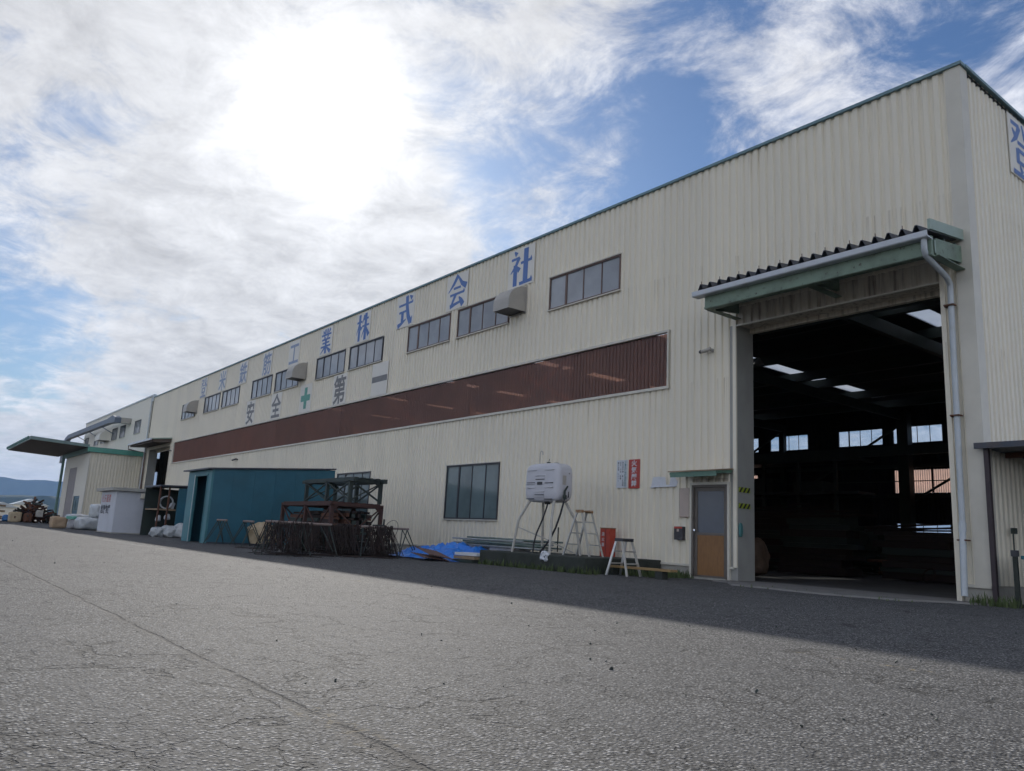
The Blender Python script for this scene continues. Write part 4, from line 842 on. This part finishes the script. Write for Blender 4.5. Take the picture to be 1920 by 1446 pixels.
for k, (z, lab) in enumerate(((0, 'bottom plank'), (.09, 'second plank'), (.18, 'top pale plank'))):
    o = MB().box(-.45, .45, -.3, .3, 0, .075).build('plank', ['steel_dark', 'wood', 'paper_white'][k], None, local=True); o.location = (-17.45, 12.35+.04*k, z+.005); o.rotation_euler = (0, 0, .05*k); tag(o, lab+' of the little stack at the plinth end', 'plank')
rp = random.Random(5)
for k in range(20):
    y = 13.35+.30*(k % 5)*.55+rp.uniform(-.03, .03); z = .44+.055*(k//4)+rp.uniform(0, .012); xa = rp.uniform(-20.2, -19.2); xb = rp.uniform(-16.6, -15.6); dz = rp.uniform(-.08, .02)*(1 if k > 9 else .3)
    o = MB().tube([(xa, y+rp.uniform(-.1, .1), z+.01), (xb, y+rp.uniform(-.1, .1), z+dz)], .024, 7).build('steel_pipe', 'tube_green' if k % 3 else 'tube_grey')
    tag(o, 'scaffold pipe in the green and grey heap on the plinth', 'pipe', 'scaffold pipes heaped on the plinth end')
for k, (x, lab) in enumerate(((-19.3, 'left grey block carrying the pipe heap behind the tarp'), (-17.6, 'right grey block carrying the pipe heap'))):
    o = MB().box(-.5, .5, -.35, .35, 0, .43).build('support_block', 'grey_box', None, local=True, bevel=.02); o.location = (x, 13.75, 0); tag(o, lab, 'block')
o = MB().box(-.55, .55, -.015, .015, 0, .34).build('white_board', 'board_white', None, local=True); o.location = (-18.9, 14.25, .36); o.rotation_euler = (-.12, 0, 0); tag(o, 'white board standing behind the pipe heap', 'board')

# ================================================================== PLINTH, TANK, LADDERS
pl = thing('concrete_plinth', 'dark mossy concrete plinth under the white fuel tank', 'plinth', (-15, 13.5, 0))
MB().box(-17.0, -13.0, 12.28, D-.02, 0, .36).build('block', 'moss_concrete', pl, bevel=.03)
tk = thing('fuel_tank', 'white plastic fuel tank on bent pipe legs by the wall', 'tank', (-15.15, 12.98, .36))
def tank_body():
    mb = blob_box(1.32, .58, .98, 1, 0., 16, 5.5); mb.v = [(x-15.15, y+12.98, z+1.62) for x, y, z in mb.v]; return mb.build('tank_body', 'tank_white', tk, smooth=True)
tb = tank_body()
yf = 12.682
for z0, segs in ((2.42, ((-15.66, -15.32), (-14.98, -14.64))), (2.28, ((-15.34, -14.96),)), (2.08, ((-15.68, -15.34),)), (1.98, ((-15.68, -15.34), (-14.96, -14.66))), (1.88, ((-15.34, -14.98),)), (1.76, ((-15.34, -14.98),))):
    for s0, s1 in segs: MB().box(s0, s1, yf-.012, yf+.03, z0-.012, z0+.012).build('rib', 'tank_white', tb, bevel=.004)
for x0, x1, z in ((-15.66, -15.34, 2.105), (-15.32, -14.98, 2.185), (-14.96, -14.66, 2.09), (-15.33, -14.99, 1.80), (-15.66, -15.36, 1.70), (-14.96, -14.68, 1.69)): MB().box(x0, x1, yf-.006, yf+.02, z-.009, z+.009).build('groove', 'dark_frame', tb)
MB().box(-15.24, -15.06, yf-.014, yf+.02, 2.05, 2.12).build('maker_plate', 'dark_frame', tb)
MB().box(-14.505, -14.49, 12.86, 12.98, 2.05, 2.28).build('caution_label', 'hood_grey', tb)
MB().box(-14.506, -14.492, 13.06, 13.09, 1.75, 2.35).build('level_gauge', 'dark_frame', tb)
MB().tube([(-15.5, 12.95, 2.58), (-15.5, 12.95, 2.86), (-15.48, 12.95, 2.92), (-15.44, 12.95, 2.94), (-15.40, 12.95, 2.91), (-15.39, 12.95, 2.84)], .014, 8).build('vent_pipe', 'tank_frame', tk, smooth=True)
MB().tube([(-15.15, 12.95, 2.57), (-15.15, 12.95, 2.64)], .05, 10).tube([(-15.15, 12.95, 2.64), (-15.12, 12.95, 2.72)], .008, 6).build('filler_cap', 'steel_dark', tk)
MB().tube([(-14.85, 12.95, 2.57), (-14.85, 12.95, 2.61)], .06, 12).build('filler_cap', 'steel_dark', tk)
for (fx, fy, tx, ty) in ((-15.97, 12.55, -15.62, 12.80), (-15.80, 13.40, -15.55, 13.16), (-14.52, 12.55, -14.70, 12.80), (-14.35, 13.40, -14.72, 13.16)):
    mx_ = fx+(tx-fx)*.30; my_ = fy+(ty-fy)*.30
    MB().tube([(fx, fy, .36), (mx_, my_, 1.15), (mx_+(tx-mx_)*.15, my_+(ty-my_)*.15, 1.25), (tx, ty, 1.68)], .032, 8).build('leg', 'tank_frame', tk, smooth=True)
MB().tube([(-15.90, 12.60, 1.0), (-15.2, 13.0, .72), (-14.55, 13.35, .42)], .016, 6).build('brace', 'tank_frame', tk)
MB().tube([(-15.2, 13.4, .42), (-14.4, 12.7, 1.0)], .016, 6).build('brace', 'steel_dark', tk)
MB().tube([(-15.05, 12.9, 1.64), (-15.05, 12.86, 1.5), (-15.12, 12.80, 1.2), (-15.26, 12.74, .85), (-15.30, 12.70, .6), (-15.28, 12.66, .38)], .020, 8).tube([(-15.15, 12.9, 1.6), (-14.98, 12.9, 1.6)], .03, 6).build('hose', 'hose_black', tk, smooth=True)
MB().tube([(-14.46, 12.92, 1.72), (-14.45, 12.80, 1.35), (-14.52, 12.72, 1.0), (-14.66, 12.66, .7), (-14.90, 12.58, .40)], .024, 8).build('hose', 'hose_black', tk, smooth=True)
MB().tube([(-14.46, 12.90, 1.70), (-14.44, 12.90, 1.9), (-14.43, 12.98, 2.02)], [.035, .028, .022], 8).box(-14.47, -14.42, 12.86, 12.95, 1.70, 1.80).build('nozzle', 'steel_dark', tk)
def ladder(name, label, loc, rz, H_, spread, w_, nr, mat='aluminium', top='ladder_rust', wtop=.7):
    t = thing(name, label, 'ladder', loc, rz)
    for s_ in (-1, 1):
        xa, xb = s_*spread, s_*.07
        for q in (-1, 1): MB().bar((xa, q*w_/2, 0), (xb, q*w_/2*wtop, H_), .05, .03).build('rail', mat if s_ < 0 else 'tank_frame', t, local=True)
        for k in range(1, nr+1):
            f = k/(nr+1); x = xa+(xb-xa)*f; yw = w_/2*(1+(wtop-1)*f)-.01
            MB().box(x-.035, x+.035, -yw, yw, H_*f-.015, H_*f+.015).build('rung', mat, t, local=True)
    for q in (-1, 1): MB().box(-.11, .11, q*w_/2*wtop-.03, q*w_/2*wtop+.03, H_-.05, H_+.02).build('hinge', top, t, local=True, bevel=.006)
    MB().box(-.09, .09, -w_/2*wtop+.03, w_/2*wtop-.03, H_-.02, H_).build('top_step', top, t, local=True)
    return t
ladder('step_ladder', 'tall aluminium step ladder on the plinth right of the tank', (-14.2, 13.35, .36), .1, 1.08, .42, .50, 3)
ladder('step_stool', 'short white step ladder standing on the asphalt by the plank', (-12.55, 13.05, 0), .15, .80, .28, .52, 2, top='dark_frame')
tag(lump('white_rag', 'paper_white', (-14.35, 12.30, .20), (.24, .10, .20), .1, 81, .085, 4., n=14, freq=11), 'white rag draped on the front edge of the plinth', 'rag')
fb = thing('fire_extinguisher_box', 'red fire extinguisher box standing by the wall', 'box', (-14.45, 14.45, .36))
MB().box(-14.70, -14.36, 14.40, 14.62, .36, 1.06).build('body', 'fire_red', fb, bevel=.012)
MB().box(-14.705, -14.355, 14.39, 14.625, 1.06, 1.08).build('lid', 'ply', fb)
m_ = MB()
for i, ch in enumerate('消火器'): text_on(m_, ch, -14.59, .92-i*.13, .10, .10, lambda u, v: (u, 14.396, v), .015)
m_.build('lettering', 'paper_white', fb)
for k in range(3): MB().box(-14.65, -14.54, 14.39, 14.405, .44+k*.04, .455+k*.04).build('louvre', 'sign_red', fb)
MB().box(-14.50, -14.494, 14.392, 14.405, .40, 1.04).build('door_gap', 'dark_frame', fb)
bp = thing('plank_bench', 'rusty yellow plank lying low across the step ladder feet', 'plank', (-12.3, 13.1, 0))
MB().box(-13.35, -11.15, 13.0, 13.22, .165, .215).build('plank', 'plank_yellow', bp, bevel=.006)
for x in (-12.95, -11.5): MB().box(x-.1, x+.1, 13.02, 13.2, 0, .163).build('support', 'moss_concrete', bp)

# ================================================================== WALL FIXTURES
def flat_sign(name, label, x0, x1, z0, z1, mat, cat='sign'):
    t = thing(name, label, cat, ((x0+x1)/2, YW-.01, z0)); MB().box(x0, x1, YW-.018, YW-.004, z0, z1).build('panel', mat, t); return t
t = flat_sign('notice_sign', 'white notice with green and black columns of small characters', -14.55, -14.17, 2.12, 2.84, 'paper_white')
m_ = MB()
for i, ch in enumerate('少量危険物貯蔵取扱所'): text_on(m_, ch, -14.235, 2.78-i*.067, .075, .066, lambda u, v: (u, YW-.021, v), .012)
m_.build('lettering', 'ink_green', t); m_ = MB()
for j, (s_, x) in enumerate((('類別第四類　第二石油類', -14.325), ('品名　灯油　数量', -14.405), ('最大数量　リットル', -14.485))):
    for i, ch in enumerate(s_):
        if ch != '　': text_on(m_, ch, x, 2.77-i*.058, .05, .05, lambda u, v: (u, YW-.021, v), .012)
m_.build('lettering', 'ink', t)
t = flat_sign('warning_sign', 'red sign with four white characters 火気厳禁 beside the white notice', -14.12, -13.74, 2.10, 2.84, 'sign_red'); m_ = MB()
for i, ch in enumerate('火気厳禁'): text_on(m_, ch, -13.93, 2.745-i*.172, .20, .165, lambda u, v: (u, YW-.021, v), .022)
m_.build('lettering', 'paper_white', t)
t = thing('torn_paper', 'torn white paper strip left on the wall beside the awning', 'paper', (-12.95, YW, 2.1))
MB().add([(x, YW-.008, z) for x, z in ((-13.36, 2.10), (-13.02, 2.13), (-12.98, 2.36), (-13.10, 2.375), (-13.30, 2.36), (-13.33, 2.22))], [(0, 1, 2, 3, 4, 5)]).add([(x, YW-.008, z) for x, z in ((-13.02, 2.13), (-12.55, 2.13), (-12.50, 2.22), (-12.60, 2.36), (-12.72, 2.37), (-12.76, 2.17), (-12.86, 2.165), (-12.90, 2.36), (-12.98, 2.36))], [(0, 1, 2, 3, 4, 5, 6, 7, 8)]).build('sheet', 'paper_white', t)
MB().tube([(-13.36, YW-.015, 2.105), (-13.2, YW-.03, 2.12), (-12.55, YW-.015, 2.125)], .014, 6).build('curl', 'paper_white', t)
t = flat_sign('pink_notice', 'faded pinkish board between the awning and the side door', -12.44, -12.15, 1.40, 2.08, 'pink_board')
MB().box(-12.42, -12.2, YW-.03, YW-.0185, 1.385, 1.40).build('lip', 'rust', t)
t = thing('meter_box', 'dark box with red top fixed beside the side door', 'box', (-12.39, YW, .86))
MB().box(-12.52, -12.26, YW-.11, YW-.002, .86, 1.17).build('body', 'dark_frame', t, bevel=.008); MB().box(-12.51, -12.27, YW-.115, YW-.10, 1.12, 1.165).build('header_strip', 'sign_red', t); MB().box(-12.43, -12.37, YW-.116, YW-.105, 1.05, 1.11).build('label_plate', 'pink_board', t)
def cctv(label, x, z, mat, L_=.22):
    t = thing('security_camera', label, 'camera', (x, YW, z))
    MB().tube([(x+.1, YW-.002, z), (x+.1, YW-.03, z)], .045, 12).build('mount', mat, t); MB().tube([(x+.1, YW-.03, z), (x+.06, YW-.10, z-.01)], .016, 8).build('arm', mat, t)
    MB().tube([(x+.12, YW-.10, z+.02), (x-L_+.1, YW-.15, z-.03)], .045, 10).build('housing', mat, t); MB().tube([(x-L_+.1, YW-.17, z-.03), (x-L_+.06, YW-.175, z-.036)], [.045, .03], 10).build('lens', 'dark_frame', t); return t
cctv('pale security camera on the wall left of the main doorway', -11.58, 5.33, 'hood_grey')
cctv('dark security camera on the wall above the teal shed', -44.2, 4.24, 'dark_frame', .4)
cctv('small security camera at the edge of the far doorway', -58.2, 5.5, 'dark_frame', .3)
for k, z in enumerate((1.97, 1.61)):
    o = MB().box(-10.803, -10.798, 14.86, 15.28, z, z+.115).build('hazard_tape', 'hazard_tape'); tag(o, ['upper', 'lower'][k]+' black and yellow tape band on the doorway jamb', 'tape')
o = lump('green_glove', 'ink_green', (-10.77, 14.88, .98), (.06, .12, .30), 0, 88, .015, 3.); tag(o, 'green cloth hanging on the doorway jamb', 'cloth')
o = MB().box(DOOR[1]-.004, DOOR[1]-.001, 14.88, 15.1, 1.9, 2.02).build('hazard_tape', 'hazard_tape'); tag(o, 'yellow tape band on the right jamb of the main doorway', 'tape')

# ================================================================== LEAN-TO AT THE RIGHT EDGE
lt = thing('lean_to', 'dark flat-roofed lean-to on the end wall at the right edge', 'shed', (-4, 16, 0))
MB().box(-5.76, -.5, 14.68, 18.6, 2.66, 2.72).build('roof', 'sheet_dark', lt); MB().box(-5.77, -.5, 14.62, 14.675, 2.63, 2.73).build('fascia', 'sheet_dark', lt)
MB().box(-5.66, -5.585, 14.72, 14.80, 0, 2.655).build('post', 'post_maroon', lt); MB().box(-.7, -.62, 14.72, 14.80, 0, 2.655).build('post', 'rust', lt)
for y in (15.6, 16.8, 18.0): MB().box(-5.64, -.6, y, y+.06, 2.56, 2.655).build('rafter', 'rust', lt)
siding(lt, -5.6, -.5, 0, 2.6, 18.6, mat='tube_grey', name='back_sheet')
MB().box(-5.62, -5.55, 15.55, 15.66, 1.22, 1.32).tube([(-5.6, 15.6, 1.3), (-5.6, 15.6, .1)], .012, 6).build('tap', 'steel_dark', lt)
o = thing('marker_post', 'thin grey post with dark cap at the right edge', 'post', (-5.24, 14.62, 0))
MB().box(-5.275, -5.21, 14.59, 14.65, 0, .82).build('shaft', 'moss_concrete', o); MB().box(-5.29, -5.195, 14.575, 14.665, .82, .92).build('cap', 'dark_frame', o)
o = thing('blue_bin', 'dark blue bin standing in the lean-to at the right edge', 'bin', (-4.85, 14.9, 0))
MB().prism([(-5.12, .0), (-4.55, .0), (-4.5, .78), (-5.17, .78)], 'y', 14.75, 15.25).build('body', 'teal', o, bevel=.02); MB().box(-5.2, -4.47, 14.72, 15.28, .78, .84).build('lid', 'teal_light', o, bevel=.015)

# ================================================================== INSIDE THE HALL
tag(lump('tan_cover', 'sack_brown', (-12.58, 17.9, .03), (.7, .7, .95), .2, 90, .09, 3.5, n=14), 'tan covered sack just inside the main doorway', 'sack')
rq = random.Random(9)
for k, (x, y, n_, L_, lab) in enumerate(((-18.5, 30, 34, 7, 'left heap of dark steel bars inside the hall'), (-13.5, 31, 36, 6.5, 'middle heap of dark steel bars inside the hall'), (-10.5, 27, 30, 6, 'right heap of rusty steel bars inside the hall'))):
    t = thing('bar_heap', lab, 'steel bars', (x, y, 0))
    for i in range(n_):
        zz = .15+.08*(i//5)+rq.uniform(0, .05); a = rq.gauss(0, .10); yy = y+(i % 5-2)*.28+rq.uniform(-.1, .1); h_ = L_/2*rq.uniform(.8, 1.1)
        MB().tube([(x-h_, yy-h_*math.sin(a), zz), (x+h_, yy+h_*math.sin(a), zz+rq.uniform(-.02, .12))], .06, 6).build('bar', 'rust' if k else 'steel_int', t)
for k, (xa, xb, h_, lab) in enumerate(((-24.2, -22.6, 2.25, 'low dark stack of steel stock inside, left of the inner column'), (-22.2, -20.2, 2.05, 'dark stack of steel stock inside before the far low window'), (-20.0, -15.5, 1.7, 'long low dark steel stock inside along the far wall'))):
    t = thing('stock_stack', lab, 'steel stock', ((xa+xb)/2, 42, 0)); z = .05
    while z < h_:
        e_ = rq.uniform(0, .35); MB().box(xa+e_, xb-rq.uniform(0, .3), 41.4, 42.6, z, z+.2).build('layer', 'rust' if rq.random() < .4 else 'steel_dark', t); z += .22
for k, (x, y, sx, sy, sz, lab) in enumerate(((-14.6, 24.5, 2.8, 1.2, 1.7, 'dark stack of steel inside, behind the tan sack'), (-11.6, 25.5, 2.9, 1.3, 1.5, 'dark stack of steel inside, in the middle of the doorway'), (-9.0, 26.0, 2.2, 1.2, 1.75, 'dark stack of steel inside, at the right of the doorway'), (-17.8, 27, 3.0, 1.4, 2.1, 'tallest dark stack of steel inside, at the left'))):
    t = thing('steel_stack', lab, 'stack', (x, y, .03)); z = .05
    while z < sz:
        hh = rq.uniform(.10, .26); e0, e1 = rq.uniform(0, .5), rq.uniform(0, .5); a_ = rq.gauss(0, .06)
        MB().bar((x-sx/2+e0, y-a_*sx, z+hh/2), (x+sx/2-e1, y+a_*sx, z+hh/2), sy*rq.uniform(.6, 1.), hh).build('layer', rq.choice(['steel_int', 'rebar_rust', 'steel_int', 'rebar_rust']), t); z += hh+.01
    for k2 in range(5):
        q0 = rq.uniform(-.4, .4); MB().tube([(x-sx*.7, y+q0, z+.03*k2), (x+sx*rq.uniform(.4, .8), y+q0+rq.gauss(0, .2), z+.03*k2+rq.uniform(0, .25))], .03, 6).build('rod', 'rebar_rust', t)
t = thing('bending_machine', 'dark rebar bending machine inside the hall', 'machine', (-17.5, 36, 0))
MB().box(-21, -15, 35.5, 36.5, 0, .95).build('bed', 'steel_int', t, bevel=.04); MB().box(-19.6, -18.2, 35.3, 36.7, .95, 1.9).build('head', 'steel_dark', t, bevel=.06); MB().box(-16.4, -15.9, 35.45, 35.49, 1.0, 1.7).build('control_panel', 'grey_box', t); MB().tube([(-18.9, 35.29, 1.5), (-18.9, 35.2, 1.5)], .3, 16).build('disc', 'steel_int', t)
t = thing('storage_gantry', 'tall dark storage gantry before the far wall inside', 'rack', (-28, 45, 0))
for x in (-33, -30.5, -28, -25.5): MB().box(x-.1, x+.1, 44.6, 44.8, 0, 6.4).build('post', 'steel_dark', t)
for z in (2.2, 4.3, 6.3): MB().box(-33.2, -24.0, 44.5, 46.5, z, z+.16).build('deck', 'steel_int', t)
for i, (x, z) in enumerate(((-31.5, 2.4), (-28.7, 2.4), (-26, 2.4), (-31, 4.5), (-27.5, 4.5))): MB().box(x-1, x+1, 44.9, 46.2, z, z+rq.uniform(.6, 1.2)).build('stored_bundle', 'steel_int', t)
for i, (x, y, r, lab) in enumerate(((-10.9, 24.0, .30, 'wire coil on the hall floor, left one'), (-8.9, 22.8, .30, 'wire coil on the hall floor, right one'))): coil('wire_coil', (x, y, .25), r*.7, .010, 'rebar_rust', lab, .5, 3)
for i, (x, y, z) in enumerate(((-20.0, 29, 8.75), (-16.5, 24, 8.75), (-25, 33, 8.75))):
    t = thing('hanging_lamp', 'unlit bell lamp under the hall roof, %s one' % ['middle', 'nearest', 'farthest'][i], 'lamp', (x, y, z))
    MB().tube([(x, y, z+.28), (x, y, z+1.2)], .012, 6).build('stem', 'steel_dark', t); MB().tube([(x, y, z), (x, y, z+.2), (x, y, z+.3)], [.24, .12, .05], 14, cap=False).build('shade', 'grey_box', t)

# ================================================================== SMALL GROUND THINGS
def tufts(name, label, spots, seed, hmin=.08, hmax=.24):
    rnd = random.Random(seed); mb = MB()
    for (x0, x1, y0, y1, n_) in spots:
        for k in range(n_):
            x, y = rnd.uniform(x0, x1), rnd.uniform(y0, y1); h_ = rnd.uniform(hmin, hmax)*(.4+.6*rnd.random()); a = rnd.uniform(0, 6.28); b_ = rnd.uniform(.1, .6)*h_; w_ = rnd.uniform(.005, .014)
            u = Vector((math.cos(a), math.sin(a), 0)); q = Vector((-u.y, u.x, 0)); p = Vector((x, y, 0))
            mb.add([p-q*w_, p+q*w_, p+u*b_*.4+Vector((0, 0, h_*.6))+q*w_*.8, p+u*b_*.4+Vector((0, 0, h_*.6))-q*w_*.8, p+u*b_+Vector((0, 0, h_))], [(0, 1, 2, 3), (3, 2, 4)])
    o = mb.build(name, 'leaf'); tag(o, label, 'weeds', kind='stuff'); return o
tufts('weeds', 'low green weeds along the plinth, plank and door corner', [(-16.9, -12.6, 12.12, 12.27, 420), (-13.0, -11.9, 13.3, 14.75, 420), (-12.9, -12.0, 14.3, 14.8, 260), (-5.9, -5.2, 14.35, 14.75, 220), (-12.98, -12.9, 12.3, 14.6, 120)], 3)
tufts('edge_grass', 'thin grass blades along the apron edge', [(-9.8, -6.2, 13.05, 13.5, 50)], 4, .03, .09)
mb = MB(); rnd = random.Random(12)
for k in range(150):
    x, y = (rnd.uniform(-5, -.2), rnd.uniform(1.6, 8)) if k < 60 else (rnd.uniform(-25, -2), rnd.uniform(1, 12)); s_ = rnd.uniform(.004, .011)*(1 if k < 60 else 1.3)
    c = [Vector((rnd.gauss(0, 1), rnd.gauss(0, 1), rnd.gauss(0, 1))).normalized()*s_*rnd.uniform(.7, 1.2) for _ in range(8)]
    bm = bmesh.new(); [bm.verts.new(v+Vector((x, y, s_*.5))) for v in c]
    r = bmesh.ops.convex_hull(bm, input=bm.verts); bm.verts.index_update(); mb.add([v.co for v in bm.verts], [tuple(v.index for v in f.verts) for f in bm.faces]); bm.free()
tag(mb.build('loose_stones', 'steel_dark'), 'small dark loose stones scattered over the asphalt', 'stones', kind='stuff')
hz = MB().box(-9800, 9800, -9800, 9800, -2, 420).build('haze', 'cream_sheet'); hz.data.materials.clear()
hm = bpy.data.materials.new('haze_air'); hm.use_nodes = True; hn = hm.node_tree.nodes; hn.remove(hn['Principled BSDF'])
pv = hn.new('ShaderNodeVolumePrincipled'); pv.inputs['Color'].default_value = (.33, .55, .95, 1); pv.inputs['Density'].default_value = .000075; pv.inputs['Anisotropy'].default_value = .1
hm.node_tree.links.new(pv.outputs[0], hn['Material Output'].inputs['Volume']); hz.data.materials.append(hm)
tag(hz, 'thin bluish haze in the air over the whole yard and hills', 'haze', kind='stuff')
bpy.data.objects.remove(_fo); bpy.data.curves.remove(_font)
